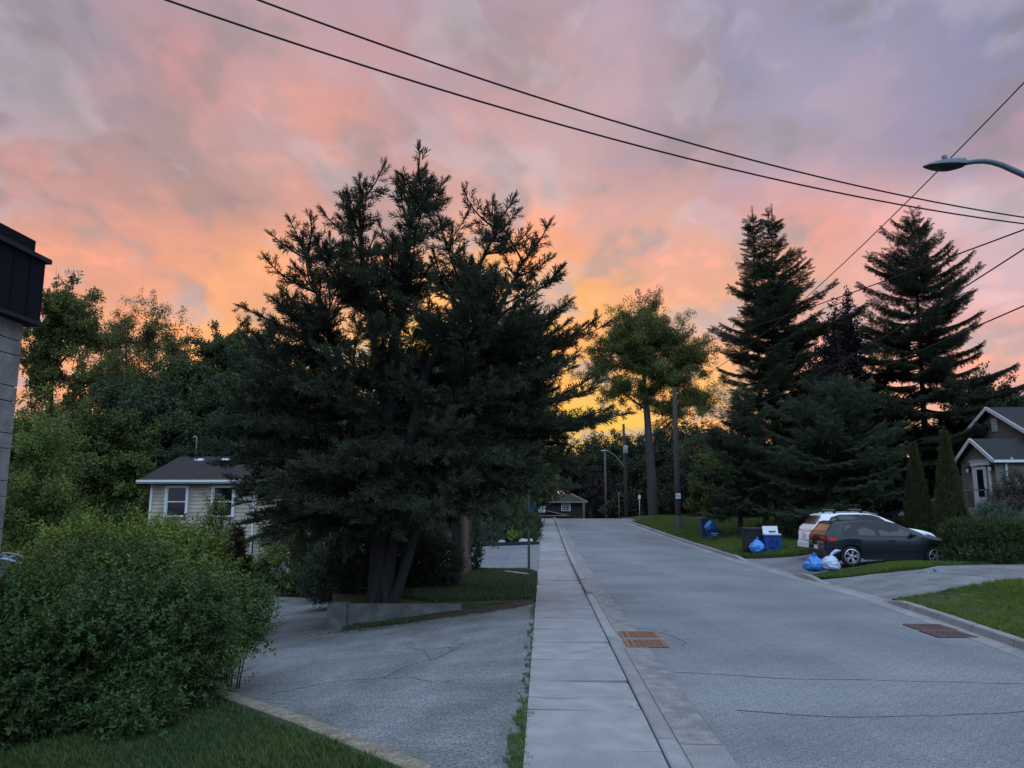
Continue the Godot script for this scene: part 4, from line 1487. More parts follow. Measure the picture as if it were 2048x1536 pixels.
func broadleaf(called: String, label: String, at: Vector3, trunk: Array, blobs: Array, dens: float, size: float, leaf: Array, col: Array, s: int, opts := {}) -> void:
	# trunk: [[points in the world], [radii]]; blobs: [x, y, z, half width, half height] in the world
	rng.seed = s
	var root := thing(called, label, opts.get("category", "tree"), at, 0.0, opts.get("group", ""))
	var wood := begin(true)
	var sc := [Scatter.new(), Scatter.new()]
	var pts := []
	for p in trunk[0]:
		pts.append(p - at)
	if pts.size() > 1:
		var dense := []
		var rad := []
		for i in pts.size() - 1:
			for k in 4:
				dense.append(pts[i].lerp(pts[i + 1], k / 4.0) + (rdir() * 0.06 * trunk[1][i] if i + k > 0 else Vector3.ZERO))
				rad.append(lerpf(trunk[1][i], trunk[1][i + 1], k / 4.0))
		dense.append(pts[-1])
		rad.append(trunk[1][-1])
		tube(wood, dense, rad, 10)
		pts = dense
	var deep: float = opts.get("deep", 0.9)
	for b in blobs:
		var c := Vector3(b[0], b[1], b[2]) - at
		var r := Vector3(b[3], b[4], b[3] * deep)
		# the limb to this part of the crown
		var p0 := Vector3(0, 0, 0)
		var best := 1e9
		for p in pts:
			var e: float = absf((c.y - p.y) - (c - p).length() * 0.7) + (c - p).length() * 0.2
			if e < best:
				best = e
				p0 = p
		var low := c - Vector3(0, r.y * 0.5, 0)
		branch(wood, p0, p0.lerp(low, 0.6) + rdir() * 0.25, low.lerp(c, 0.6), clampf((c - p0).length() * 0.018, 0.02, opts.get("limb", 0.14)), 0.03, 5)
		# boughs that fork out from the limb, each with tufts of leaves along its outer part and gaps between
		var vol := r.x * r.y * r.z
		var mean := pow(vol, 0.3333)
		var lumps := int((11 + 15.0 * pow(vol, 0.42)) * opts.get("many", 1.0))
		for i in lumps:
			var g := Vector3(rng.randfn(0, 1), rng.randfn(0, 1) + 0.1, rng.randfn(0, 1))
			if g.length() > 2.0:
				g *= 2.0 / g.length()
			var near: Array = blobs[rng.randi() % blobs.size()]
			var cc2 := c
			if Vector3(near[0] - b[0], near[1] - b[1], near[2] - b[2]).length() < 2.6 * mean + 1.0:
				cc2 = c.lerp(Vector3(near[0], near[1], near[2]) - at, rng.randf() * opts.get("mixed", 0.5))
			var lc: Vector3 = cc2 + g * r * opts.get("loose", 0.70)
			var u := g.normalized()
			var lr: float = maxf(size * 0.6, mean * rnd(0.15, 0.33) * opts.get("tuft", 1.0))
			var from := low.lerp(c, rng.randf() * 0.9)
			var mid := from.lerp(lc, 0.55) + Vector3(0, -0.12 * (lc - from).length(), 0) + rdir() * lr * 0.3
			branch(wood, from, mid, lc + (lc - from).normalized() * lr * 0.5, 0.014 + 0.007 * mean, 0.006, 3)
			var n := int(dens * (4.0 + 30.0 * lr * lr / (size * size)))
			var tone := rnd(-0.25, 0.25)
			for k in n:
				var v := rdir()
				var t := rnd(0.3, 1.05)
				var q := bez(from, mid, lc, t) + v * Vector3(1.0, 0.75, 1.0) * lr * (0.4 + 0.75 * t) * pow(rng.randf(), 0.6)
				var cc := tint(col, 0.22)
				cc = Color(cc.r * (1 + tone), cc.g * (1 + tone), cc.b * (1 + tone * 0.6))
				sc[rng.randi() % 2].add(q, toward((v + Vector3(0, 0.6, 0) + rdir() * 0.6).normalized(), rng.randf() * TAU).scaled_local(Vector3.ONE * size * rnd(0.65, 1.25)), cc)
			if opts.get("twigs", 0.0) > rng.randf():
				for k in 3:
					tube(wood, [lc, lc + (u + rdir() * 0.8).normalized() * lr * rnd(0.8, 1.5)], [0.010, 0.003], 3)
	obj("trunk" if opts.get("category", "tree") == "tree" else "stems", wood, opts.get("bark", M.bark), root)
	spread("crown" if opts.get("category", "tree") == "tree" else "foliage", sc[0], leaf[0], M.leaves, root)
	spread("crown" if opts.get("category", "tree") == "tree" else "foliage", sc[1], leaf[1], M.leaves, root)

func shrub(called: String, label: String, category: String, at: Vector3, blobs: Array, count: float, size: float, leaf: Array, col: Array, s: int, group := "", spikes := 0.15) -> Node3D:
	# blobs relative to at: [x, y, z, rx, ry, rz]; shoots stand on the surface of the mounds, and stems run up inside
	rng.seed = s
	var root := thing(called, label, category, at, 0.0, group)
	var wood := begin(true)
	var sc := [Scatter.new(), Scatter.new()]
	for b in blobs:
		var c := Vector3(b[0], b[1], b[2])
		var r := Vector3(b[3], b[4], b[5])
		var area := (r.x * r.y + r.y * r.z + r.x * r.z) * 4.0
		var n := int(area * count)
		var tone := rnd(-0.12, 0.12)
		for i in 8 + int(area):
			var u := rdir()
			u.y = absf(u.y)
			branch(wood, Vector3(c.x + u.x * r.x * 0.3, 0, c.z + u.z * r.z * 0.3), Vector3(c.x, c.y * 0.5, c.z) + u * r * Vector3(0.4, 0.2, 0.4), c + u * r * 0.92, 0.014, 0.004, 4)
		for i in n:
			var u := rdir()
			var q := c + u * r * (rnd(0.72, 1.0) + (rnd(0.0, spikes) if rng.randf() < 0.3 else 0.0))
			if q.y < 0.02:
				continue
			var dir := (u * 0.9 + Vector3(0, 0.75, 0) + rdir() * 0.55).normalized()
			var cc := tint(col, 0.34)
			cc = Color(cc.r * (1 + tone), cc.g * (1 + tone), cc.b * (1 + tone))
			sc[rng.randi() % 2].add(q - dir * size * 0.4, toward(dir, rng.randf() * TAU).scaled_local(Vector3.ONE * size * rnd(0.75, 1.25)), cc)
	obj("stems", wood, M.bark, root)
	spread("foliage", sc[0], leaf[0], M.leaves, root)
	spread("foliage", sc[1], leaf[1], M.leaves, root)
	return root

func build_trees() -> void:
	build_juniper()
	var sp := [spruce_spray(3, 0.3), spruce_spray(4, 0.5)]
	var weep := [spruce_spray(5, 0.9), spruce_spray(6, 1.3)]
	spruce("spruce_tree", "tall spruce with two pointed tops behind the bins across the road", Vector3(12.5, 0.75, -45.0), [[Vector3(0.2, 18.8, 0.1), 0.2], [Vector3(1.42, 19.0, -0.1), 0.2]],
		[[0.0, 2.6], [0.15, 3.0], [0.32, 3.9], [0.45, 4.2], [0.6, 3.9], [0.7, 2.7], [0.8, 1.35], [0.86, 0.72], [0.92, 0.48], [0.97, 0.26], [1.0, 0.1]], sp, 0.58, [0.036, 0.047, 0.016], 0.22, 3.0, 201)
	spruce("spruce_tree", "tall spruce with drooping twigs behind the grey house and the narrow cedars", Vector3(24.6, 0.9, -51.0), [[Vector3(0.6, 20.5, 0), 0.3]],
		[[0.0, 5.6], [0.3, 5.6], [0.5, 5.0], [0.62, 4.2], [0.75, 3.4], [0.85, 2.6], [0.93, 1.5], [0.98, 0.6], [1.0, 0.2]], weep, 0.66, [0.034, 0.044, 0.016], 0.3, 1.2, 202)
	spruce("spruce_tree", "broad blue green spruce with low boughs behind the parked cars", Vector3(13.2, 0.6, -37.0), [[Vector3(0.7, 7.3, 0), 0.2]],
		[[0.0, 2.9], [0.15, 3.2], [0.4, 3.2], [0.6, 2.9], [0.8, 2.0], [1.0, 0.2]], sp, 0.6, [0.046, 0.068, 0.028], 0.32, 0.35, 203)
	spruce("spruce_tree", "blue green spruce on a short bare trunk behind the black bin", Vector3(10.2, 0.62, -41.2), [[Vector3(0.5, 7.6, -0.3), 0.15]],
		[[0.0, 1.5], [0.2, 1.8], [0.4, 2.2], [0.6, 1.8], [0.8, 1.0], [1.0, 0.2]], sp, 0.55, [0.044, 0.066, 0.026], 0.3, 1.55, 204)
	var maple := [leaf_clump(11, 22, 0.31, 0.75), leaf_clump(12, 22, 0.29, 0.8)]
	var ash := [leaf_clump(13, 24, 0.34, 0.40, 0.4), leaf_clump(14, 24, 0.32, 0.38, 0.4)]
	var mg := [0.045, 0.070, 0.028]
	var group := "trees behind the cream house"
	broadleaf("maple_tree", "tall full leaved tree rising just right of the dark building fascia", Vector3(-35.2, -0.7, -55), [[Vector3(-35.2, -0.8, -55), Vector3(-35.6, 6, -55), Vector3(-36.2, 11, -55), Vector3(-35.6, 16, -55)], [0.26, 0.2, 0.13, 0.03]],
		[[-35.9, 16.6, -55, 2.4, 2.2], [-33.8, 14.8, -55, 1.6, 1.5], [-37.4, 12.9, -55, 1.6, 2.6], [-35.0, 8.0, -55, 2.7, 2.0], [-33.0, 11.5, -54.6, 1.2, 0.7]], 0.55, 0.55, maple, [0.115, 0.132, 0.036], 301, {"twigs": 0.6, "group": group})
	broadleaf("ash_tree", "feathery upright tree with many thin stems left of the cream house roof", Vector3(-28.0, -0.7, -52), [[Vector3(-28.0, -0.8, -52), Vector3(-28.2, 4, -52), Vector3(-28.6, 9, -52), Vector3(-29.4, 15.5, -52)], [0.2, 0.16, 0.1, 0.03]],
		[[-29.7, 14.6, -52, 1.3, 2.3], [-27.4, 14.2, -52, 1.0, 2.2], [-25.7, 13.4, -52, 1.0, 2.0], [-27.5, 10.2, -52, 3.3, 2.5], [-29.6, 10.0, -52, 1.4, 2.4]], 0.42, 0.55, ash, [0.120, 0.126, 0.034], 302, {"twigs": 0.9, "group": group})
	broadleaf("oak_tree", "rounded dark tree with a flat wide top above the cream house", Vector3(-20.5, -0.7, -50), [[Vector3(-20.5, -0.8, -50), Vector3(-20.7, 5, -50), Vector3(-20.9, 9, -50), Vector3(-21.0, 12, -50)], [0.4, 0.3, 0.2, 0.05]],
		[[-21.4, 12.9, -50, 1.8, 1.3], [-18.8, 12.9, -50, 2.1, 1.2], [-22.8, 10.2, -50, 2.4, 1.8], [-19.3, 9.0, -50, 3.2, 2.3]], 0.7, 0.55, maple, [0.070, 0.092, 0.026], 303, {"twigs": 0.5, "group": group})
	broadleaf("maple_tree", "low dark maple mass close behind the cream house roof", Vector3(-19.5, -0.7, -46), [[Vector3(-19.5, -0.8, -46), Vector3(-19.5, 4, -46), Vector3(-19.2, 7.5, -46)], [0.35, 0.25, 0.1]],
		[[-22.6, 6.3, -46, 3.3, 2.9], [-18.9, 6.0, -46, 3.3, 2.7], [-15.6, 7.2, -46, 3.3, 3.0], [-25.5, 7.5, -46, 1.8, 2.4], [-20.5, 2.6, -45.5, 4.0, 2.2]], 0.8, 0.55, maple, [0.048, 0.074, 0.028], 304, {"group": group})
	broadleaf("maple_tree", "dim leafy tree between the light green bush and the cream house", Vector3(-23.0, -0.7, -40), [[Vector3(-23, -0.8, -40), Vector3(-23, 3, -40), Vector3(-23.2, 5.5, -40)], [0.25, 0.18, 0.06]],
		[[-23.3, 5.6, -40, 2.1, 2.2], [-21.0, 3.6, -40, 1.6, 1.8], [-24.6, 3.0, -40, 1.8, 2.0], [-22.3, 1.4, -39.6, 2.6, 1.9]], 0.8, 0.5, maple, [0.085, 0.115, 0.022], 305, {"group": group})
	broadleaf("box_elder_tree", "fresh green bushy tree beside the block wall at the far left", Vector3(-18.0, -0.7, -27), [[Vector3(-18, -0.8, -27), Vector3(-18.1, 2, -27), Vector3(-18.2, 4.4, -27)], [0.14, 0.1, 0.03]],
		[[-18.3, 4.6, -27, 1.0, 1.3], [-18.3, 2.4, -27, 1.3, 1.4], [-17.1, 2.2, -27, 0.8, 1.3], [-17.5, 0.8, -26.6, 1.3, 1.1], [-16.2, 0.6, -27, 0.9, 1.2]], 0.85, 0.36, ash, [0.12, 0.165, 0.036], 306)
	# behind the juniper
	group = "trees behind the juniper"
	broadleaf("linden_tree", "yellow green tree seen through the juniper's branches", Vector3(-7.0, 0.2, -60), [[Vector3(-7, 0, -60), Vector3(-7, 6, -60), Vector3(-6, 12, -60)], [0.4, 0.3, 0.08]],
		[[-7.2, 10.5, -60, 5.2, 3.6], [-4.9, 13.4, -60, 2.0, 2.0], [-1.9, 7.6, -60, 2.5, 3.4], [-4.0, 5.0, -60, 4.0, 3.5]], 0.55, 0.7, maple, [0.07, 0.09, 0.022], 307, {"group": group})
	broadleaf("maple_tree", "dark round tree behind the left half of the juniper", Vector3(-13.0, 0.0, -62), [[Vector3(-13, -0.2, -62), Vector3(-13, 5, -62), Vector3(-13, 9, -62)], [0.4, 0.3, 0.08]],
		[[-11.1, 6.9, -62, 5.5, 3.9], [-15.6, 7.2, -62, 5.2, 3.6], [-10.0, 3.2, -61, 5.5, 3.0]], 0.55, 0.7, maple, [0.035, 0.055, 0.026], 308, {"group": group})
	# garden trees along the sidewalk towards the crest
	broadleaf("garden_tree", "small tree leaning over the garden bed near the crest of the sidewalk", Vector3(-1.0, 1.0, -78), [[Vector3(-1.0, 0.8, -78), Vector3(-0.6, 3, -78), Vector3(0.6, 6, -79)], [0.2, 0.15, 0.05]],
		[[1.4, 7.0, -80, 1.6, 2.2], [-0.8, 5.0, -78, 1.6, 2.0], [-2.8, 4.0, -76, 2.2, 2.6], [-1.2, 3.4, -78, 1.1, 1.2]], 0.8, 0.55, maple, [0.04, 0.058, 0.025], 309)
	# the tall tree by the pole
	broadleaf("ash_tree", "tall ash with a thick bare trunk and open crown behind the utility pole", Vector3(10.65, 1.1, -76), [[Vector3(10.65, 0.9, -76), Vector3(10.5, 6, -76), Vector3(10.25, 11.5, -76), Vector3(10.0, 16, -76), Vector3(10.1, 21.5, -76)], [0.54, 0.42, 0.31, 0.12, 0.03]],
[[10.1, 21.0, -76, 2.6, 2.3], [7.4, 18.7, -76, 2.5, 2.1], [12.8, 18.6, -76, 2.9, 2.0], [5.8, 16.0, -76, 2.1, 1.7], [9.6, 16.4, -76, 2.7, 1.9], [14.6, 17.0, -76, 2.4, 2.0], [7.8, 13.6, -76, 2.3, 1.4], [15.2, 12.9, -76, 2.5, 2.2], [12.9, 11.6, -76, 2.3, 1.6], [12.4, 15.0, -76, 2.6, 1.9], [10.4, 13.6, -77, 2.0, 1.4], [10.0, 18.6, -75, 2.8, 2.2]], 0.50, 0.60, ash, [0.118, 0.135, 0.03], 310, {"bark": M.pale_bark, "twigs": 0.8, "limb": 0.2, "loose": 0.66, "mixed": 0.25, "tuft": 1.2, "many": 0.55})
	# the far wall of trees
	group = "trees beyond the crest"
	var n := 0
	for q in [["leafy tree beyond the crest left of the transformer pole", [[7.4, 8.4, -117, 3.2, 3.4], [5.0, 7.0, -119, 3.0, 3.0]], [0.045, 0.064, 0.028]],
		["leafy tree beyond the crest right behind the transformer pole", [[11.4, 9.2, -115, 3.7, 3.0], [12.0, 5.0, -114, 4.0, 3.5]], [0.040, 0.056, 0.026]],
		["leafy tree behind the trunk of the tall ash", [[14.6, 8.0, -105, 3.7, 3.7], [15.0, 3.4, -104, 4.2, 3.2]], [0.034, 0.05, 0.024]],
		["dark tree between the tall ash and the nearer utility pole", [[18.4, 8.0, -103, 3.6, 4.4], [18.6, 3.4, -102, 4.0, 3.2]], [0.03, 0.046, 0.024]],
		["dark green tree right of the nearer utility pole", [[18.6, 6.8, -90, 3.4, 4.0], [20.8, 5.0, -90, 2.9, 4.0], [18.0, 2.4, -88, 3.2, 2.4]], [0.05, 0.072, 0.024]]]:
		var b: Array = q[1]
		broadleaf("leafy_tree", q[0], Vector3(b[0][0], 0.5, b[0][2]), [[Vector3(b[0][0], 0.2, b[0][2]), Vector3(b[0][0], 4, b[0][2]), Vector3(b[0][0] + 0.3, b[0][1], b[0][2])], [0.4, 0.3, 0.08]], b, 0.62, 0.9, maple, q[2], 320 + n, {"group": group})
		n += 1
	broadleaf("plum_tree", "low dark purple leaved tree beyond the crest behind the thin lamp pole", Vector3(8.0, 0.3, -108), [[Vector3(8.0, -1, -108), Vector3(7.9, 2, -108), Vector3(7.8, 4, -108)], [0.2, 0.15, 0.05]], [[8.0, 4.6, -108, 2.2, 2.2], [9.2, 2.8, -107, 2.0, 1.8]], 0.8, 0.7, maple, [0.030, 0.018, 0.026], 330)
	broadleaf("yew_tree", "low light green bush under the far trees beside the transformer pole", Vector3(9.6, 1.0, -100), [[Vector3(9.6, 0.9, -100), Vector3(9.6, 2, -100)], [0.1, 0.05]], [[8.6, 2.0, -99, 1.5, 0.9], [11.6, 1.9, -99, 1.6, 1.0]], 0.9, 0.55, maple, [0.045, 0.065, 0.045], 331)
	shrub("back_hedge", "dark bushes closing the view beyond the crest round the brick house", "hedge", Vector3(4.0, -0.9, -136), [[-16.0, 3.0, 2.0, 7.0, 5.0, 2.0], [-7.0, 3.0, -4.0, 7.0, 5.5, 2.0], [3.0, 2.6, 3.0, 5.0, 4.0, 2.0], [11.0, 2.6, 4.0, 7.0, 4.5, 2.0], [22.0, 2.6, 0.0, 8.0, 4.5, 2.0]], 3.5, 1.5, maple, [0.026, 0.038, 0.020], 340)
	n = 0
	for q in [["dark tree far behind the trees left of the cream house", Vector3(-46, -0.7, -66)], ["dark tree far behind the feathery upright tree", Vector3(-36, -0.7, -68)], ["dark tree far behind the cream house roof", Vector3(-26, -0.7, -66)]]:
		var b: Vector3 = q[1]
		broadleaf("leafy_tree", q[0], b, [[b, b + Vector3(0, 3, 0), b + Vector3(0.3, 7, 0)], [0.3, 0.22, 0.06]], [[b.x, 6.2, b.z, 4.5, 3.2], [b.x - 3.5, 4.0, b.z + 1, 3.5, 3.6], [b.x + 3.5, 3.6, b.z + 1, 3.5, 3.6], [b.x, 2.0, b.z + 1.5, 5.0, 2.4]], 0.6, 0.8, maple, [0.034, 0.050, 0.024], 350 + n, {"group": "dark trees far on the left"})
		n += 1
	# dark growth at the back of the far lawn
	shrub("back_hedge", "dark hedge across the far corner behind the pole bases", "hedge", Vector3(24, 0.9, -86), [[-10.0, 1.3, -4.0, 7.0, 2.2, 1.6], [2.0, 1.5, 0.0, 7.0, 2.6, 1.6], [14.0, 1.5, 2.0, 8.0, 3.0, 2.0]], 7.0, 1.0, maple, [0.022, 0.034, 0.018], 332)
	broadleaf("leafy_tree", "low yellowish green tree behind the lawn left of the blue green spruces", Vector3(14.4, 0.9, -66), [[Vector3(14.4, 0.8, -66), Vector3(14.4, 3, -66), Vector3(14.2, 5, -66)], [0.2, 0.15, 0.05]], [[14.0, 4.6, -66, 2.0, 2.2], [16.4, 3.6, -65, 2.4, 2.4], [14.6, 2.0, -65, 2.0, 1.5]], 0.8, 0.6, maple, [0.085, 0.098, 0.022], 333)
	broadleaf("leafy_tree", "dark low tree filling the gap behind the two spruce trunks", Vector3(17.5, 0.9, -74), [[Vector3(17.5, 0.8, -74), Vector3(17.5, 3, -74), Vector3(17.5, 5, -74)], [0.25, 0.2, 0.05]], [[15.5, 4.8, -74, 3.5, 3.0], [19.5, 5.2, -74, 3.5, 3.2], [23.5, 4.6, -73, 3.5, 3.2], [27.5, 4.6, -72, 3.5, 3.2], [18.0, 2.4, -72, 5.0, 1.8], [25.0, 2.4, -71, 5.0, 1.8]], 0.75, 0.7, maple, [0.026, 0.038, 0.018], 341)
	broadleaf("maple_tree", "purple leaved maple between the two tall spruces", Vector3(20.8, 0.9, -53), [[Vector3(20.8, 0.8, -53), Vector3(20.8, 5, -53), Vector3(20.8, 11, -53)], [0.3, 0.24, 0.06]], [[20.8, 13.4, -53, 1.6, 2.4], [20.0, 10.2, -53, 2.6, 2.4], [21.4, 7.2, -53, 3.2, 2.7], [18.4, 6.4, -53, 2.6, 2.4], [19.6, 3.8, -53, 3.2, 2.4]], 0.8, 0.55, maple, [0.024, 0.016, 0.020], 334)
	broadleaf("leafy_tree", "dark green tree at the right edge behind the grey house roof", Vector3(33.0, 0.9, -60), [[Vector3(33, 0.8, -60), Vector3(33, 5, -60), Vector3(33.4, 9, -60)], [0.3, 0.22, 0.06]], [[33.8, 10.2, -60, 1.8, 1.9], [32.4, 7.2, -60, 3.1, 2.7], [30.4, 4.4, -58, 3.0, 3.0]], 0.75, 0.6, maple, [0.034, 0.052, 0.026], 335)
	broadleaf("leafy_tree", "pale green distant tree above the grey house roof at the right edge", Vector3(45.2, 0.9, -75), [[Vector3(45.2, 0.8, -75), Vector3(45.2, 5, -75), Vector3(45.2, 9, -75)], [0.3, 0.22, 0.06]], [[45.2, 10.6, -75, 2.6, 1.5], [49.0, 10.4, -75, 3.0, 1.6], [47.0, 7.5, -75, 5.0, 2.8]], 0.75, 0.7, maple, [0.06, 0.082, 0.035], 336)
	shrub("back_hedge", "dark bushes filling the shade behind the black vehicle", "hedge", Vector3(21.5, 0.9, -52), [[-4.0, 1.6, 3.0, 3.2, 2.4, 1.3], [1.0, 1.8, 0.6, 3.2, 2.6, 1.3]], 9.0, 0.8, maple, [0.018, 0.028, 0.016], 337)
	# two narrow cedars
	var scale_spray := [juniper_spray(21), juniper_spray(22)]
	for q in [[Vector3(16.1, 0.78, -34.3), 4.3, 0.66, "left and shorter of the two narrow cedars by the porch steps", 401], [Vector3(16.95, 0.78, -33.3), 4.8, 0.74, "right and taller of the two narrow cedars by the porch steps", 402]]:
		rng.seed = q[4]
		var root := thing("cedar_tree", q[3], "tree", q[0], 0.0, "narrow cedars by the porch")
		var wood := begin(true)
		branch(wood, Vector3(0, -0.2, 0), Vector3(0, 1.5, 0), Vector3(0, q[1] * 0.9, 0), 0.06, 0.01, 6)
		obj("trunk", wood, M.bark, root)
		var sc := Scatter.new()
		for i in 2200:
			var f := pow(rng.randf(), 1.2)
			var r: float = q[2] * pow(1.0 - f, 1.0) * rnd(0.68, 1.1) * (0.85 + 0.15 * smoothstep(0.0, 0.15, f))
			var a := rng.randf() * TAU
			var u := Vector3(cos(a), 0, sin(a))
			sc.add(u * r + Vector3(0, 0.05 + f * q[1] * 0.93, 0) - Vector3(0, 0.12, 0), toward((Vector3.UP * 1.3 + u * 0.5 + rdir() * 0.3).normalized(), a).scaled_local(Vector3(1.0 - 0.5 * f, 1.0, 1.0 - 0.5 * f) * rnd(0.2, 0.32)), tint([0.062, 0.070, 0.018], 0.35))
		spread("crown", sc, scale_spray[0], M.needles, root)
	# the near hedge
	var privet := [sprig(31, 12, 0.9, 0.25, 0.56), sprig(32, 10, 0.9, 0.28, 0.54)]
	var hb := [[1.1, 0.9, -0.4, 1.05, 0.85, 1.1], [0.0, 0.9, 0.1, 1.15, 0.92, 1.1], [-1.3, 0.95, 0.3, 1.2, 0.98, 1.05], [-2.6, 0.7, 0.4, 1.4, 0.8, 1.0], [0.2, 1.0, -1.4, 1.5, 0.95, 0.9]]
	var main := hb.duplicate()
	rng.seed = 77
	for i in 66:
		var m: Array = main[rng.randi() % 5]
		var u := rdir()
		u.y = u.y * 0.8 + 0.1
		if u.z < -0.4:
			u.z = -u.z
		var r := rnd(0.28, 0.55)
		if i >= 46:
			hb.append([rnd(-3.0, 1.7), rnd(0.22, 0.42), rnd(0.7, 1.35) - 0.35 * i / 66.0, r * 1.1, 0.32, 0.36])
			continue
		hb.append([m[0] + u.x * m[3], maxf(0.3, m[1] + u.y * m[4]), m[2] + u.z * m[5], r * 1.1, r, r])
	var hedge := shrub("privet_hedge", "large dense green hedge filling the lower left beside the drive", "hedge", Vector3(-6.3, -0.56, -10.2), hb, 165.0, 0.3, privet, [0.060, 0.108, 0.026], 501, "", 0.35)
	# bare twigs low on the drive side and some stray ones
	var tw := begin()
	for i in 26:
		var o := Vector3(rnd(0.9, 1.5), rnd(0.1, 0.5), rnd(-1.3, 0.6))
		var e := o + Vector3(rnd(0.3, 0.75), rnd(-0.05, 0.45), rnd(-0.4, 0.5))
		var m := o.lerp(e, 0.5) + rdir() * 0.08
		tube(tw, [o, m, e], [0.007, 0.005, 0.002], 4)
		for k in 2:
			tube(tw, [m, m + (e - o) * 0.4 + rdir() * 0.16], [0.004, 0.0015], 3)
	for i in 30:
		var u := rdir()
		var o := Vector3(u.x * 1.6 - 0.3, 1.0 + absf(u.y) * 0.8, u.z * 1.1 + 0.2)
		tube(tw, [o, o + (u + Vector3(0, 0.8, 0)).normalized() * rnd(0.2, 0.5)], [0.004, 0.0015], 3)
	obj("twigs", tw, M.pale_bark, hedge)
	shrub("hedge_shoots", "lighter yellow green shoots standing out of the hedge top", "shrub", Vector3(-6.6, -0.56, -11.2), [[-0.3, 1.5, 0.0, 0.7, 0.45, 0.8], [0.6, 1.5, -0.2, 1.0, 0.5, 0.8], [1.2, 1.3, 0.1, 0.7, 0.5, 0.6]], 120.0, 0.34, privet, [0.11, 0.165, 0.028], 509, "", 0.6)
	var elder := [sprig(33, 16, 1.0, 0.26, 0.42), sprig(34, 14, 1.0, 0.28, 0.4)]
	shrub("elder_shrub", "bright green shrub thicket with pointed shoots behind the hedge", "shrub", Vector3(-8.4, -0.72, -16.2), [[-1.2, 1.3, 0.2, 0.9, 1.15, 0.8], [0.0, 1.25, -0.2, 1.0, 1.2, 0.8], [1.0, 1.1, 0.0, 0.85, 1.15, 0.8], [0.6, 0.6, 1.1, 1.2, 0.75, 0.6], [-1.0, 0.6, 1.2, 1.2, 0.8, 0.6]], 85.0, 0.5, elder, [0.17, 0.225, 0.042], 502, "", 0.35)
	shrub("elder_sapling", "pale green sapling rising in front of the cream house windows", "shrub", Vector3(-7.35, -0.72, -17.2), [[0.0, 1.9, 0.0, 0.3, 0.75, 0.3], [0.12, 2.7, 0.0, 0.18, 0.35, 0.18], [-0.1, 1.1, 0.1, 0.45, 0.7, 0.4]], 55.0, 0.42, elder, [0.16, 0.20, 0.07], 503, "", 0.4)
	shrub("cypress_shrub", "small brownish conifer shrub against the cream house wall", "shrub", Vector3(-7.75, -0.7, -19.4), [[0.0, 0.9, 0.0, 0.42, 0.9, 0.42], [0.05, 1.8, 0.0, 0.2, 0.6, 0.2]], 60.0, 0.34, scale_spray, [0.07, 0.065, 0.03], 504, "", 0.3)
	shrub("lilac_shrub", "green shrubs beyond the far end of the drive left of the big trunk", "shrub", Vector3(-8.0, -0.65, -26.4), [[-0.5, 0.9, -0.1, 1.0, 1.1, 0.8], [0.9, 0.8, 0.0, 0.9, 1.05, 0.8], [-4.8, 1.0, 0.2, 1.2, 1.3, 0.9], [1.9, 0.7, 0.3, 0.7, 0.9, 0.7], [-2.2, 0.45, 0.4, 1.0, 0.6, 0.5]], 60.0, 0.5, elder, [0.12, 0.16, 0.035], 505, "", 0.25)
	shrub("snowberry_shrub", "grey green shrub with pale flecks close left of the big trunk", "shrub", Vector3(-6.0, -0.45, -22.0), [[0.0, 0.75, 0.0, 0.75, 0.85, 0.6], [0.9, 0.65, -0.3, 0.7, 0.8, 0.6]], 110.0, 0.34, privet, [0.062, 0.088, 0.055], 506)
	shrub("hazel_shrub", "tall dark green bush standing behind the big trunk before the cream house", "shrub", Vector3(-5.6, -0.3, -24.6), [[-1.3, 1.3, 0.0, 1.0, 1.3, 0.7], [0.2, 1.2, -0.4, 1.2, 1.3, 0.8], [1.5, 1.1, -0.6, 1.0, 1.2, 0.8]], 80.0, 0.4, privet, [0.05, 0.07, 0.02], 510, "", 0.3)
	shrub("holly_shrub", "dark glossy bush right behind the big trunk", "shrub", Vector3(-3.9, 0.02, -20.6), [[-0.9, 0.7, 0.3, 0.8, 0.9, 0.7], [0.1, 0.85, -0.2, 0.9, 1.0, 0.7], [1.0, 0.6, -0.6, 0.75, 0.75, 0.7]], 130.0, 0.3, privet, [0.024, 0.036, 0.018], 507)
	shrub("ivy_shrub", "dark leaves climbing the far side of the brown sign board", "shrub", Vector3(-2.35, 0.02, -26.6), [[0.0, 0.9, 0.0, 0.32, 1.0, 0.35]], 160.0, 0.26, privet, [0.04, 0.055, 0.022], 508)
	# garden beyond the second drive
	group = "plants in the garden bed"
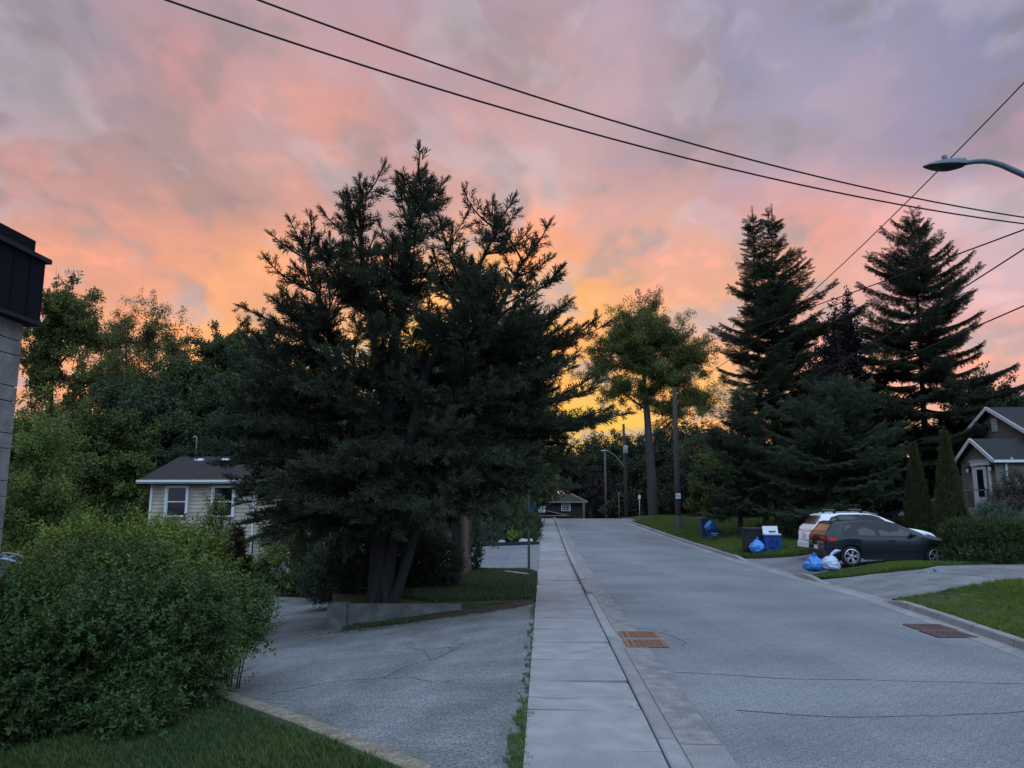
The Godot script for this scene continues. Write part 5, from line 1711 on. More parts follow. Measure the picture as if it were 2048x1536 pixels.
	for q in [["silvery blue green shrub at the left end of the garden bed", Vector3(-3.4, 0.2, -43.0), [[0, 0.45, 0, 0.75, 0.5, 0.5]], [0.085, 0.12, 0.11]],
		["grey green rhododendron in the middle of the garden bed", Vector3(-2.5, 0.2, -43.6), [[0, 0.8, 0, 1.1, 0.85, 0.8]], [0.055, 0.08, 0.055]],
		["yellow green bush standing over the garden bed", Vector3(-1.4, 0.2, -44.2), [[0, 1.0, 0, 0.8, 1.1, 0.7], [0.1, 2.0, 0, 0.5, 0.5, 0.4]], [0.09, 0.12, 0.03]],
		["small bright green bush at the front of the garden bed", Vector3(-1.55, 0.2, -42.5), [[0, 0.32, 0, 0.38, 0.36, 0.3]], [0.13, 0.22, 0.03]],
		["low dark green bush at the sidewalk corner of the garden bed", Vector3(-0.62, 0.22, -42.9), [[0, 0.35, 0, 0.42, 0.42, 0.35]], [0.045, 0.08, 0.025]],
		["feathery dark bush beside the sidewalk in the garden bed", Vector3(-0.65, 0.25, -46), [[0, 0.7, 0, 0.6, 0.8, 0.6]], [0.035, 0.055, 0.03]],
		["mixed green plants beside the sidewalk half way up the rise", Vector3(-0.95, 0.4, -54), [[0, 0.35, 0, 0.6, 0.45, 2.0], [-1.4, 0.8, 1, 1.1, 1.0, 2.0]], [0.13, 0.15, 0.045]],
		["light green plants beside the sidewalk just below the crest", Vector3(-0.9, 0.75, -66), [[0, 0.3, 0, 0.5, 0.4, 3.0], [-1.6, 0.7, 0, 1.3, 0.8, 3.0]], [0.15, 0.18, 0.06]],
		["dark low plants along the front edge of the garden bed", Vector3(-2.4, 0.2, -42.4), [[-0.3, 0.15, 0, 1.1, 0.25, 0.3], [1.3, 0.15, 0.1, 0.4, 0.2, 0.2]], [0.03, 0.05, 0.025]]]:
		shrub("garden_bush", q[0], "bush", q[1], q[2], 60.0, 0.42, privet, q[3], 520 + n, group, 0.2)
		n += 1
	for q in [[-3.95, 42.1, 0.2], [-1.05, 42.05, 0.22], [-0.75, 42.1, 0.2], [-2.2, 42.15, 0.16]]:
		var st := begin(true)
		lump(st, Vector3.ZERO, Vector3(q[2] * 1.3, q[2] * 0.7, q[2]), int(q[1] * 10 + q[0] * 7), 0.25, 7, 5)
		var stone := obj("garden_stone", st, M.stone)
		tag(stone, "pale stone at the front of the garden bed " + ["at its far left end", "just right of the bright green bush", "nearest the sidewalk corner", "left of the bright green bush"][[-3.95, -1.05, -0.75, -2.2].find(q[0])], "stone", "stones in the garden bed")
		stone.position = V(q[0], q[1], ground, 0.16)
	# clipped hedge and plants before the grey house
	shrub("clipped_hedge", "clipped rounded hedge in front of the dark hatchback's nose", "hedge", Vector3(16.5, 0.46, -25.3), range(8).reduce(func(acc, i): return acc + [[-3.55 + i * 1.05, 0.95 + 0.05 * sin(i * 2.3), 0.45 - i * 0.12 - (0.0 if i < 2 else 0.12), 0.72, 0.42, 0.42 + 0.05 * i], [-3.6 + i * 1.05, 0.4, 0.47 - i * 0.12 - (0.0 if i < 2 else 0.1), 0.7, 0.46, 0.44 + 0.05 * i]], []), 210.0, 0.22, privet, [0.044, 0.070, 0.012], 540, "", 0.1)
	shrub("hydrangea", "grey green flowering shrub showing above the clipped hedge", "shrub", Vector3(15.75, 0.6, -28.0), [[0, 1.12, 0, 0.78, 0.6, 0.5]], 90.0, 0.34, privet, [0.085, 0.13, 0.095], 541)
	shrub("smoke_bush", "reddish brown bush in front of the porch door", "shrub", Vector3(17.45, 0.7, -30.0), [[0, 1.1, 0, 0.9, 1.1, 0.7], [0.3, 2.2, 0, 0.5, 0.6, 0.4]], 65.0, 0.42, elder, [0.075, 0.058, 0.042], 542)
	shrub("yellow_bush", "small yellow green bush between the flowering shrub and the brown bush", "shrub", Vector3(17.2, 0.6, -28.6), [[0, 0.8, 0, 0.55, 0.55, 0.4]], 80.0, 0.3, privet, [0.13, 0.14, 0.04], 543)
	shrub("low_plants", "dark low plants in a bed behind the black bin", "shrub", Vector3(11.0, 0.62, -40.0), [[0.4, 0.25, 0, 1.2, 0.5, 0.7]], 50.0, 0.4, privet, [0.05, 0.06, 0.035], 544)

func lump(st: SurfaceTool, c: Vector3, r: Vector3, s: int, rough: float, nu := 12, nv := 8) -> void:
	# an uneven rounded body
	var n := noise(s, 0.9, 3)
	var pt := func(i: int, j: int) -> Vector3:
		var a := TAU * (i % nu) / nu
		var b := PI * j / nv - PI / 2
		var u := Vector3(cos(a) * cos(b), sin(b), sin(a) * cos(b))
		return c + u * r * (1.0 + rough * n.get_noise_3dv(u * 1.4 + Vector3(s, 0, 0)) * 1.6)
	for i in nu:
		for j in nv:
			quad(st, pt.call(i, j), pt.call(i, j + 1), pt.call(i + 1, j + 1), pt.call(i + 1, j))

# ------------------------------------------------------------------ vehicles
func ip(t: Array, x: float) -> float:
	if x <= t[0][0]:
		return t[0][1]
	for i in t.size() - 1:
		if x <= t[i + 1][0]:
			return lerpf(t[i][1], t[i + 1][1], (x - t[i][0]) / (t[i + 1][0] - t[i][0]))
	return t[-1][1]

func car_section(c: Dictionary, x: float) -> Array:
	# half section [z, y] from the sill to the middle of the roof
	var T := ip(c.top, x)
	var B := minf(ip(c.belt, x), T - 0.03)
	var W := ip(c.width, x)
	var bot := ip(c.bottom, x)
	for xa in [0.0, c.wb]:
		var q: float = c.arch * c.arch - (x - xa) * (x - xa)
		if q > 0.0:
			bot = maxf(bot, c.axle + sqrt(q))
	bot = minf(bot, B - 0.05)
	var hi := T - B
	var Wr := W * 0.95 - 0.22 * clampf(hi / 0.5, 0, 1)
	var side := [[0.93 + 0.05 * (1.0 if bot > c.axle + 0.1 else 0.0), bot], [0.985, lerpf(bot, B, 0.3)], [1.0, lerpf(bot, B, 0.62)], [0.992, lerpf(bot, B, 0.86)], [0.955, B]]
	var out := []
	for q in side:
		out.append([W * q[0], q[1]])
	out.append([Wr + 0.02, B + hi * 0.86])
	out.append([Wr * 0.94, B + hi * 0.955])
	out.append([Wr * 0.6, B + hi * 0.99])
	out.append([0.0, T])
	return out

func glass_z(c: Dictionary, x: float, y: float) -> float:
	var s := car_section(c, x)
	for k in range(0, 5):
		if y <= s[k + 1][1]:
			return lerpf(s[k][0], s[k + 1][0], clampf((y - s[k][1]) / maxf(0.001, s[k + 1][1] - s[k][1]), 0, 1))
	return s[5][0]

func side_patch(st: SurfaceTool, c: Dictionary, poly: Array, off: float, side: int) -> void:
	# a piece of the flank, poly in [x, y], laid off outwards from the body
	var pl := PackedVector2Array()
	var lo := 1e9
	var hi := -1e9
	for p in poly:
		pl.append(Vector2(p[0], p[1]))
		lo = minf(lo, p[0])
		hi = maxf(hi, p[0])
	var x := lo
	while x < hi - 0.001:
		for piece in Geometry2D.intersect_polygons(pl, PackedVector2Array([Vector2(x, -1), Vector2(x + 0.12, -1), Vector2(x + 0.12, 3), Vector2(x, 3)])):
			var ix := Geometry2D.triangulate_polygon(piece)
			for k in range(0, ix.size(), 3):
				var t := []
				for j in 3:
					var v: Vector2 = piece[ix[k + j]]
					t.append(Vector3(v.x, v.y, (glass_z(c, v.x, v.y) + off) * side))
				if (t[1] - t[0]).cross(t[2] - t[0]).z * side > 0:
					tri(st, t[0], t[2], t[1])
				else:
					tri(st, t[0], t[1], t[2])
		x += 0.12

func end_patch(st: SurfaceTool, c: Dictionary, x0: float, x1: float, share: float, off: float) -> void:
	# a piece of the sloping top between two stations (windscreen, rear window)
	var n := 8
	var rows := []
	for i in n + 1:
		var x := lerpf(x0, x1, float(i) / n)
		var s := car_section(c, x)
		var row := []
		var zz: float = s[5][0] * share
		for k in 9:
			var z := lerpf(-zz, zz, k / 8.0)
			var y: float = s[8][1]
			for j in range(5, 8):
				if absf(z) <= s[j][0] and absf(z) >= s[j + 1][0]:
					y = lerpf(s[j][1], s[j + 1][1], (s[j][0] - absf(z)) / maxf(0.001, s[j][0] - s[j + 1][0]))
			row.append(Vector3(x, y, z))
		rows.append(row)
	var slope := Vector3(-(rows[n][4].y - rows[0][4].y), (rows[n][4].x - rows[0][4].x), 0).normalized()
	if slope.y < 0:
		slope = -slope
	for i in n:
		for k in 8:
			quad(st, rows[i][k] + slope * off, rows[i + 1][k] + slope * off, rows[i + 1][k + 1] + slope * off, rows[i][k + 1] + slope * off)

func make_car(called: String, label: String, c: Dictionary, at: Vector3, turn: float) -> Node3D:
	# x 0 is the rear axle, the nose points along +x
	var root := thing(called, label, c.category, at, turn)
	var xs := []
	var x: float = c.top[0][0]
	while x < c.top[-1][0] - 0.001:
		xs.append(x)
		x += 0.09
	xs.append(c.top[-1][0])
	for xa in [0.0, c.wb]:
		for k in 9:
			xs.append(xa - c.arch + c.arch * 2.0 * k / 8.0)
	for q in c.top:
		xs.append(q[0])
	xs.sort()
	var st := begin(true)
	var prev := []
	for v in xs:
		var s := car_section(c, v)
		if not prev.is_empty() and v - prev[0] < 0.004:
			continue
		if not prev.is_empty():
			for side in [-1, 1]:
				for k in 8:
					var a := Vector3(prev[0], prev[1][k][1], prev[1][k][0] * side)
					var b := Vector3(v, s[k][1], s[k][0] * side)
					var d := Vector3(v, s[k + 1][1], s[k + 1][0] * side)
					var e := Vector3(prev[0], prev[1][k + 1][1], prev[1][k + 1][0] * side)
					if side > 0:
						quad(st, a, e, d, b)
					else:
						quad(st, a, b, d, e)
		prev = [v, s]
	# ends and floor
	for q in [[xs[0], -1], [xs[-1], 1]]:
		var s := car_section(c, q[0])
		for k in 8:
			quad(st, Vector3(q[0], s[k][1], -s[k][0]), Vector3(q[0], s[k][1], s[k][0]), Vector3(q[0], s[k + 1][1], s[k + 1][0]), Vector3(q[0], s[k + 1][1], -s[k + 1][0]))
	obj("body", st, c.paint, root)
	st = begin()
	box(st, Vector3(c.wb / 2, c.axle + 0.05, 0), Vector3(c.wb + 1.1, 0.28, 1.0))
	obj("underbody", st, M.plastic_black, root)
	for xa in [0.0, c.wb]:
		st = begin()
		box(st, Vector3(xa, c.axle + 0.12, 0), Vector3(c.arch * 1.9, c.arch * 1.5, 1.15))
		obj("wheel_well", st, M.pit, root)
	# windows
	for side in [-1, 1]:
		for w in c.windows:
			st = begin()
			side_patch(st, c, w, 0.006, side)
			var win := obj("window", st, M.dark_glass if c.get("tinted", false) else M.grey_glass, root)
			# black surround, a hand wider than the glass
			var pl := PackedVector2Array()
			for v in w:
				pl.append(Vector2(v[0], v[1]))
			var ring := Geometry2D.offset_polygon(pl, 0.045, Geometry2D.JOIN_MITER)
			if ring.is_empty() or ring[0].size() < 3:
				ring = [pl]
			var grown := []
			for v in ring[0]:
				grown.append([v.x, v.y])
			st = begin()
			side_patch(st, c, grown, 0.003, side)
			obj("surround", st, M.plastic_black, win)
		for w in c.get("pillars", []):
			st = begin()
			side_patch(st, c, w, 0.010, side)
			obj("pillar_trim", st, M.plastic_black, root)
		for w in c.seams:
			st = begin()
			side_patch(st, c, w, 0.002, side)
			obj("door_seam", st, M.pit, root)
		for w in c.handles:
			st = begin()
			box(st, Vector3(w[0], w[1], side * (glass_z(c, w[0], w[1]) + 0.02)), Vector3(0.2, 0.035, 0.03))
			obj("door_handle", st, c.paint, root)
		st = begin()
		side_patch(st, c, c.sill, 0.012, side)
		obj("sill_trim", st, M.plastic_black, root)
		st = begin(true)
		lump(st, Vector3(c.mirror[0], c.mirror[1], side * (glass_z(c, c.mirror[0], c.mirror[1]) + 0.13)), Vector3(0.09, 0.075, 0.11), 5, 0.05, 8, 6)
		obj("mirror", st, c.get("mirror_paint", c.paint), root)
		st = begin()
		side_patch(st, c, c.tail, 0.008, side)
		var zt: float = glass_z(c, c.tail[0][0], c.tail[0][1])
		box(st, Vector3(c.tail_end[0], c.tail_end[1], side * (zt - 0.19)), Vector3(0.05, c.tail_end[2], 0.36), Basis(Vector3.BACK, c.tail_end[3]))
		obj("taillight", st, M.red_lens, root)
		st = begin()
		side_patch(st, c, c.head, 0.008, side)
		obj("headlight", st, M.grey_glass, root)
	st = begin()
	end_patch(st, c, c.rear_glass[0], c.rear_glass[1], 0.86, 0.012)
	obj("rear_window", st, M.car_glass, root)
	st = begin()
	end_patch(st, c, c.screen[0], c.screen[1], 0.9, 0.012)
	obj("windscreen", st, M.grey_glass, root)
	if c.has("spoiler"):
		st = begin()
		bevel_box(st, Vector3(c.spoiler[0], c.spoiler[1], 0), Vector3(0.2, 0.04, 1.06), 0.015, Basis(Vector3.BACK, c.spoiler[2]))
		obj("spoiler", st, c.paint, root)
	st = begin()
	box(st, Vector3(c.top[0][0] - 0.012, c.plate, 0), Vector3(0.02, 0.16, 0.32))
	obj("number_plate", st, M.plate, root)
	st = begin()
	bevel_box(st, Vector3(c.top[0][0] + 0.02, c.bumper, 0), Vector3(0.12, 0.2, 1.5), 0.03)
	obj("bumper", st, c.get("bumper_paint", M.plastic_black), root)
	if c.get("rails", false):
		for side in [-1, 1]:
			st = begin()
			var y0 := ip(c.top, 0.4)
			tube(st, [Vector3(-0.3, y0 - 0.1, side * 0.57), Vector3(0.0, y0 - 0.01, side * 0.57), Vector3(1.2, y0 + 0.01, side * 0.57), Vector3(1.55, y0 - 0.08, side * 0.57)], [0.018, 0.018, 0.018, 0.018], 6)
			obj("roof_rail", st, M.chrome, root)
		for xr in c.get("bars", []):
			st = begin()
			box(st, Vector3(xr, ip(c.top, xr) + 0.075, 0), Vector3(0.07, 0.03, 1.25))
			for side in [-1, 1]:
				box(st, Vector3(xr, ip(c.top, xr) + 0.01, side * 0.57), Vector3(0.1, 0.12, 0.06))
			obj("roof_bar", st, M.plastic_black, root)
			st = begin()
			box(st, Vector3(xr - 0.01, ip(c.top, xr) + 0.11, 0), Vector3(0.05, 0.03, 1.1))
			obj("roof_bar", st, M.galvanised, root)
	# wheels
	for xa in [0.0, c.wb]:
		for side in [-1, 1]:
			var w := Node3D.new()
			w.name = "wheel"
			root.add_child(w, true)
			w.position = Vector3(xa, c.axle, side * (ip(c.width, xa) - 0.13))
			var b := Basis(Vector3.RIGHT, PI / 2 * side)
			var R: float = c.axle
			st = begin(true)
			lathe(st, [[R * 0.7, -0.1], [R * 0.93, -0.1], [R, -0.06], [R, 0.06], [R * 0.93, 0.105], [R * 0.72, 0.1], [R * 0.7, 0.06]], 28, Vector3.ZERO, b)
			obj("tyre", st, M.rubber, w)
			st = begin()
			lathe(st, [[R * 0.66, 0.03], [0.0, 0.0]], 24, Vector3.ZERO, b)
			obj("brake_shadow", st, M.pit, w)
			st = begin()
			lathe(st, [[R * 0.72, 0.02], [R * 0.72, 0.1], [R * 0.66, 0.105], [R * 0.63, 0.04]], 28, Vector3.ZERO, b)
			for k in 5:
				for e in [-0.19, 0.19]:
					var a: float = TAU * k / 5.0 + e
					var o := Vector3(cos(TAU * k / 5.0 + e * 0.6) * R * 0.14, 0.075, sin(TAU * k / 5.0 + e * 0.6) * R * 0.14)
					var p := Vector3(cos(a) * R * 0.66, 0.085, sin(a) * R * 0.66)
					bar(st, b * o, b * p, 0.032, 0.03, b * Vector3.UP)
			lathe(st, [[R * 0.2, 0.05], [R * 0.18, 0.1], [0.0, 0.105]], 12, Vector3.ZERO, b)
			obj("rim", st, M.alloy, w)
	return root

func hatch_spec() -> Dictionary:
	return {"category": "car", "paint": M.paint_charcoal, "wb": 2.63, "axle": 0.315, "arch": 0.365, "plate": 0.55, "bumper": 0.42,
		"top": [[-0.80, 0.62], [-0.785, 0.80], [-0.74, 0.97], [-0.66, 1.08], [-0.47, 1.34], [-0.36, 1.405], [0.0, 1.44], [0.5, 1.458], [1.0, 1.45], [1.35, 1.41], [1.65, 1.31], [2.35, 0.985], [2.6, 0.94], [3.0, 0.87], [3.3, 0.77], [3.44, 0.66], [3.48, 0.5]],
		"belt": [[-0.8, 0.7], [-0.74, 0.93], [-0.4, 0.945], [1.0, 0.93], [2.3, 0.90], [3.0, 0.80], [3.3, 0.70], [3.48, 0.45]],
		"width": [[-0.80, 0.72], [-0.74, 0.80], [-0.5, 0.865], [0.0, 0.895], [1.3, 0.885], [2.6, 0.895], [3.1, 0.83], [3.35, 0.7], [3.48, 0.52]],
		"bottom": [[-0.8, 0.36], [-0.5, 0.26], [0.4, 0.20], [2.3, 0.20], [3.1, 0.2], [3.48, 0.26]],
		"windows": [[[-0.18, 0.97], [0.82, 0.955], [0.72, 1.36], [0.16, 1.345], [-0.1, 1.26]], [[0.95, 0.955], [2.06, 0.945], [1.5, 1.27], [1.25, 1.34], [0.86, 1.36]]],
		"pillars": [[[0.82, 0.95], [0.95, 0.95], [0.86, 1.365], [0.72, 1.365]], [[0.1, 0.965], [0.125, 0.965], [0.10, 1.33], [0.075, 1.325]]],
		"seams": [[[0.90, 0.3], [0.912, 0.3], [0.912, 0.94], [0.90, 0.94]], [[2.12, 0.32], [2.132, 0.32], [2.10, 0.9], [2.088, 0.9]], [[0.02, 0.74], [0.035, 0.74], [-0.12, 0.95], [-0.135, 0.95]], [[-0.45, 0.52], [-0.78, 0.5], [-0.78, 0.51], [-0.45, 0.53]]],
		"handles": [[0.2, 0.80], [1.28, 0.795]], "sill": [[0.4, 0.21], [2.22, 0.21], [2.22, 0.29], [0.4, 0.29]], "mirror": [1.9, 0.98],
		"tail": [[-0.76, 0.92], [-0.42, 0.86], [-0.50, 0.80], [-0.78, 0.77]], "tail_end": [-0.755, 0.85, 0.13, 0.2], "head": [[2.85, 0.70], [3.3, 0.62], [3.25, 0.70], [2.9, 0.79]],
		"rear_glass": [-0.655, -0.49], "screen": [1.55, 2.32], "spoiler": [-0.42, 1.37, 0.22]}

func suv_spec() -> Dictionary:
	return {"category": "car", "paint": M.paint_white, "wb": 2.7, "axle": 0.36, "arch": 0.42, "plate": 0.82, "bumper": 0.5, "rails": true, "bars": [0.05, 1.0],
		"top": [[-0.86, 0.70], [-0.84, 0.98], [-0.78, 1.12], [-0.68, 1.22], [-0.42, 1.55], [-0.28, 1.61], [0.3, 1.655], [0.9, 1.655], [1.3, 1.62], [1.65, 1.52], [2.45, 1.12], [2.9, 1.05], [3.3, 0.95], [3.6, 0.80], [3.66, 0.55]],
		"belt": [[-0.86, 0.78], [-0.8, 1.04], [-0.4, 1.09], [1.0, 1.06], [2.4, 1.02], [3.0, 0.95], [3.4, 0.82], [3.66, 0.5]],
		"width": [[-0.86, 0.76], [-0.76, 0.86], [-0.4, 0.915], [1.3, 0.925], [2.7, 0.93], [3.2, 0.88], [3.5, 0.76], [3.66, 0.58]],
		"bottom": [[-0.86, 0.42], [-0.5, 0.34], [0.4, 0.28], [2.3, 0.28], [3.66, 0.34]],
		"windows": [[[-0.35, 1.14], [0.98, 1.10], [0.9, 1.54], [0.2, 1.53], [-0.1, 1.44]], [[1.1, 1.09], [2.1, 1.07], [1.55, 1.45], [1.3, 1.52], [1.02, 1.54]]],
		"pillars": [[[0.98, 1.09], [1.1, 1.09], [1.02, 1.545], [0.9, 1.545]]],
		"seams": [[[1.05, 0.4], [1.062, 0.4], [1.062, 1.08], [1.05, 1.08]], [[2.2, 0.42], [2.212, 0.42], [2.18, 1.03], [2.168, 1.03]]],
		"handles": [[0.3, 0.96], [1.4, 0.95]], "sill": [[0.45, 0.29], [2.25, 0.29], [2.25, 0.4], [0.45, 0.4]], "mirror": [1.95, 1.14],
		"tail": [[-0.82, 1.02], [-0.48, 1.0], [-0.56, 0.93], [-0.83, 0.90]], "tail_end": [-0.80, 0.97, 0.11, 0.15], "head": [[3.0, 0.84], [3.45, 0.74], [3.4, 0.82], [3.05, 0.92]],
		"rear_glass": [-0.67, -0.44], "screen": [1.55, 2.4], "spoiler": [-0.36, 1.565, 0.25], "bumper_paint": M.paint_white}

func build_objects() -> void:
	var h := hatch_spec()
	var car := make_car("hatchback", "dark charcoal hatchback parked in front of the white car", h, Vector3(9.78, 0.33, -26.35), 0.0)
	# rear wiper and fin
	var st := begin()
	bar(st, Vector3(0.0, 1.45, 0.0), Vector3(-0.12, 1.52, 0.0), 0.03, 0.05)
	obj("aerial", st, M.plastic_black, car)
	var s := suv_spec()
	make_car("sport_utility_vehicle", "white sport utility car with roof bars beyond the dark hatchback", s, Vector3(10.45, 0.34, -29.3), 0.0)
	var k := suv_spec()
	k.paint = M.paint_black
	k.bumper_paint = M.plastic_black
	k.erase("bars")
	make_car("sport_utility_vehicle", "black sport utility car in the shade left of the narrow cedars", k, Vector3(23.6, 0.95, -46.2), PI)
	k = suv_spec()
	k.paint = M.paint_blue_grey
	k.bumper_paint = M.paint_blue_grey
	k.erase("bars")
	k.tinted = true
	make_car("sport_utility_vehicle", "blue grey vehicle half hidden behind the hedge at the left edge", k, Vector3(-15.7, -0.74, -20.4), 0.45)
	build_bins()
	build_poles()
	# covered trailer before the grey house
	var t := thing("covered_trailer", "low trailer under a dark blue tarpaulin at the right edge before the grey house", "trailer", Vector3(18.95, 0.75, -33.0))
	st = begin()
	box(st, Vector3(2.2, 0.62, 0), Vector3(4.4, 0.22, 2.0))
	obj("frame", st, M.carton_white, t)
	st = begin()
	hexa(st, [Vector3(-0.05, 0.73, 1.05), Vector3(4.5, 0.73, 1.05), Vector3(4.5, 0.73, -1.05), Vector3(-0.05, 0.73, -1.05), Vector3(0.5, 1.45, 0.85), Vector3(4.2, 1.8, 0.7), Vector3(4.2, 1.8, -0.7), Vector3(0.5, 1.45, -0.85)].map(func(p): return p))
	obj("tarpaulin", st, M.tarp, t)
	for x in [1.2, 3.2]:
		st = begin(true)
		lathe(st, [[0.0, -0.1], [0.3, -0.1], [0.32, 0.0], [0.3, 0.1], [0.0, 0.1]], 16, Vector3(x, 0.32, 0.95), Basis(Vector3.RIGHT, PI / 2))
		obj("wheel", st, M.rubber, t)
	# brown sign board
	var b := thing("sign_board", "brown wooden sign board seen edge on between the big trunk and the thin green post", "sign", Vector3(-2.66, 0.02, -25.2))
	st = begin()
	bevel_box(st, Vector3(0, 1.05, 0), Vector3(0.3, 1.95, 2.3), 0.01)
	obj("board", st, M.dark_wood, b)
	st = begin()
	for z in [-1.02, 1.02]:
		bevel_box(st, Vector3(0.2, 1.25, z), Vector3(0.1, 1.5, 0.24), 0.01)
	for y in [0.55, 1.92]:
		bevel_box(st, Vector3(0.2, y, 0), Vector3(0.1, 0.14, 1.8), 0.01)
	obj("frame", st, M.brown_wood, b)
	st = begin()
	box(st, Vector3(0.17, 1.24, 0), Vector3(0.05, 1.22, 1.8))
	obj("panel", st, M.sign_panel, b)
	st = begin()
	bevel_box(st, Vector3(0.14, 0.2, 0.1), Vector3(0.26, 0.5, 2.4), 0.02)
	obj("plinth", st, M.brown_wood, b)
	# concrete stop lying in the grass
	st = begin()
	var p0 := V(-1.25, 25.75, level_y, 0.05)
	var p1 := V(-0.5, 24.75, level_y, 0.05)
	var dir := (p1 - p0).normalized()
	bevel_box(st, Vector3.ZERO, Vector3(0.16, 0.13, (p1 - p0).length()), 0.03, Basis(Vector3.UP.cross(dir), Vector3.UP, dir))
	var stop := obj("parking_stop", st, M.concrete_light)
	tag(stop, "short pale concrete stop lying in the island grass", "parking stop")
	stop.position = (p0 + p1) / 2
	# drain grates
	for q in [[1.64, 13.11, "nearer of the two rusty drain grates by the sidewalk", "rust"], [1.64, 13.93, "farther of the two rusty drain grates by the sidewalk", "rust"], [7.02, 14.25, "nearer of the two dark drain grates at the right kerb", "dark_rust"], [7.08, 15.02, "farther of the two dark drain grates at the right kerb", "dark_rust"]]:
		var g := thing("drain_grate", q[2], "drain grate", V(q[0], q[1], ground, 0.0), 0.0, "drain grates")
		st = begin()
		box(st, Vector3(0, 0.003, 0), Vector3(0.66, 0.006, 0.68))
		obj("pit", st, M.pit, g)
		st = begin()
		for e in [-1, 1]:
			bevel_box(st, Vector3(e * 0.30, 0.014, 0), Vector3(0.07 if e > 0 else 0.06, 0.022, 0.68), 0.004)
			bevel_box(st, Vector3(0, 0.0135, e * 0.325), Vector3(0.54, 0.021, 0.03), 0.004)
		bevel_box(st, Vector3(-0.20, 0.0135, 0), Vector3(0.05, 0.021, 0.62), 0.004)
		obj("frame", st, M[q[3]], g)
		for i in 11:
			st = begin()
			bar(st, Vector3(-0.18, 0.012, -0.30 + i * 0.054), Vector3(0.27, 0.012, -0.26 + i * 0.054), 0.022, 0.018)
			obj("bar", st, M[q[3]], g)
		for i in 3:
			st = begin()
			box(st, Vector3(-0.25, 0.012, -0.2 + i * 0.2), Vector3(0.06, 0.016, 0.05))
			obj("bar", st, M[q[3]], g)
	st = begin()
	box(st, Vector3(1.66, 0.006, -13.52), Vector3(0.7, 0.016, 0.12))
	tag(obj("grate_seat", st, M.concrete_dark), "narrow concrete strip between the two rusty drain grates", "concrete strip")
	st = begin()
	box(st, Vector3(7.05, 0.006, -14.63), Vector3(0.72, 0.014, 0.09))
	tag(obj("grate_seat", st, M.concrete_light), "narrow pale strip between the two dark drain grates", "concrete strip")
	# boards standing by the sidewalk near the crest
	var y := ground(-0.6, 62.0)
	for q in [[-0.72, 64.0, 1.35, 0.36, 0.6, "board_blue", "blue board standing among the plants near the crest"], [-0.1, 67.0, 1.0, 0.6, 0.5, "carton_white", "white board standing among the plants near the crest"], [-1.5, 52.0, 1.1, 0.25, 0.5, "board_yellow", "small yellow board among the garden plants"]]:
		var d := thing("yard_board", q[6], "yard sign", V(q[0], q[1], ground, 0.0), 0.15)
		st = begin()
		bevel_box(st, Vector3(0, q[2] + 0.1, 0), Vector3(q[3], q[4], 0.05), 0.01)
		obj("board", st, M[q[5]], d)
		for e in [-1, 1]:
			st = begin()
			box(st, Vector3(e * q[3] * 0.4, q[2] / 2 - 0.1, -0.04), Vector3(0.05, q[2] + 0.3, 0.04))
			obj("leg", st, M.grey_wood, d)
	# chain link fence behind the shrubs on the left
	var f := thing("chain_link_fence", "black chain link fence with a top rail behind the shrubs", "fence", Vector3(-18.6, -0.72, -27.4))
	for i in 6:
		st = begin()
		tube(st, [Vector3(i * 2.0, -0.2, i * -0.25), Vector3(i * 2.0, 1.72, i * -0.25)], [0.03, 0.03], 6, true)
		obj("post", st, M.plastic_black, f)
	st = begin()
	tube(st, [Vector3(0, 1.68, 0), Vector3(10.0, 1.68, -1.25)], [0.022, 0.022], 6)
	obj("rail", st, M.plastic_black, f)
	st = begin()
	var n := 110
	for i in n:
		for e in [-1, 1]:
			var x0 := 10.0 * i / n
			var x1: float = x0 + e * 1.65
			var f0 := 0.0
			var f1 := 1.0
			if x1 < 0:
				f1 = x0 / 1.65
			if x1 > 10:
				f1 = (10 - x0) / 1.65
			var a := Vector3(x0, 0.03, -x0 * 0.125 + e * 0.004)
			var c := a.lerp(Vector3(x1, 1.68, -x1 * 0.125 + e * 0.004), f1)
			if f1 > 0.02:
				bar(st, a, c, 0.008, 0.008)
	obj("mesh", st, M.plastic_black, f).set_meta("kind", "stuff")

func bag(st: SurfaceTool, r: Vector3, s: int) -> void:
	# a filled bag: rounded, creased, drawn in to a knot
	var n := noise(s, 1.0, 2)
	var n2 := noise(s + 5, 1.0, 3)
	var nu := 36
	var nv := 24
	var pt := func(i: int, j: int) -> Vector3:
		var a := TAU * (i % nu) / nu
		var t := float(j) / nv
		var rad := sin(pow(t, 0.75) * PI * 0.97 + 0.05)
		rad = maxf(pow(maxf(rad, 0.0), 0.6), 0.05 if t > 0.9 else 0.0)
		var u := Vector3(cos(a) * rad, 0, sin(a) * rad)
		var k := 1.0 + 0.22 * n.get_noise_3d(u.x * 1.2, t * 2.0 + s, u.z * 1.2) + 0.13 * (1.0 - absf(n2.get_noise_3d(u.x * 2.6, t * 4.0, u.z * 2.6)) * 4.0) * t
		if t < 0.02:
			k = 0.02
		return Vector3(u.x * r.x * k, t * r.y * 2.0 * (1.0 + 0.1 * n.get_noise_3d(u.x * 2, 3, u.z * 2)), u.z * r.z * k)
	for i in nu:
		for j in nv:
			quad(st, pt.call(i, j), pt.call(i, j + 1), pt.call(i + 1, j + 1), pt.call(i + 1, j))

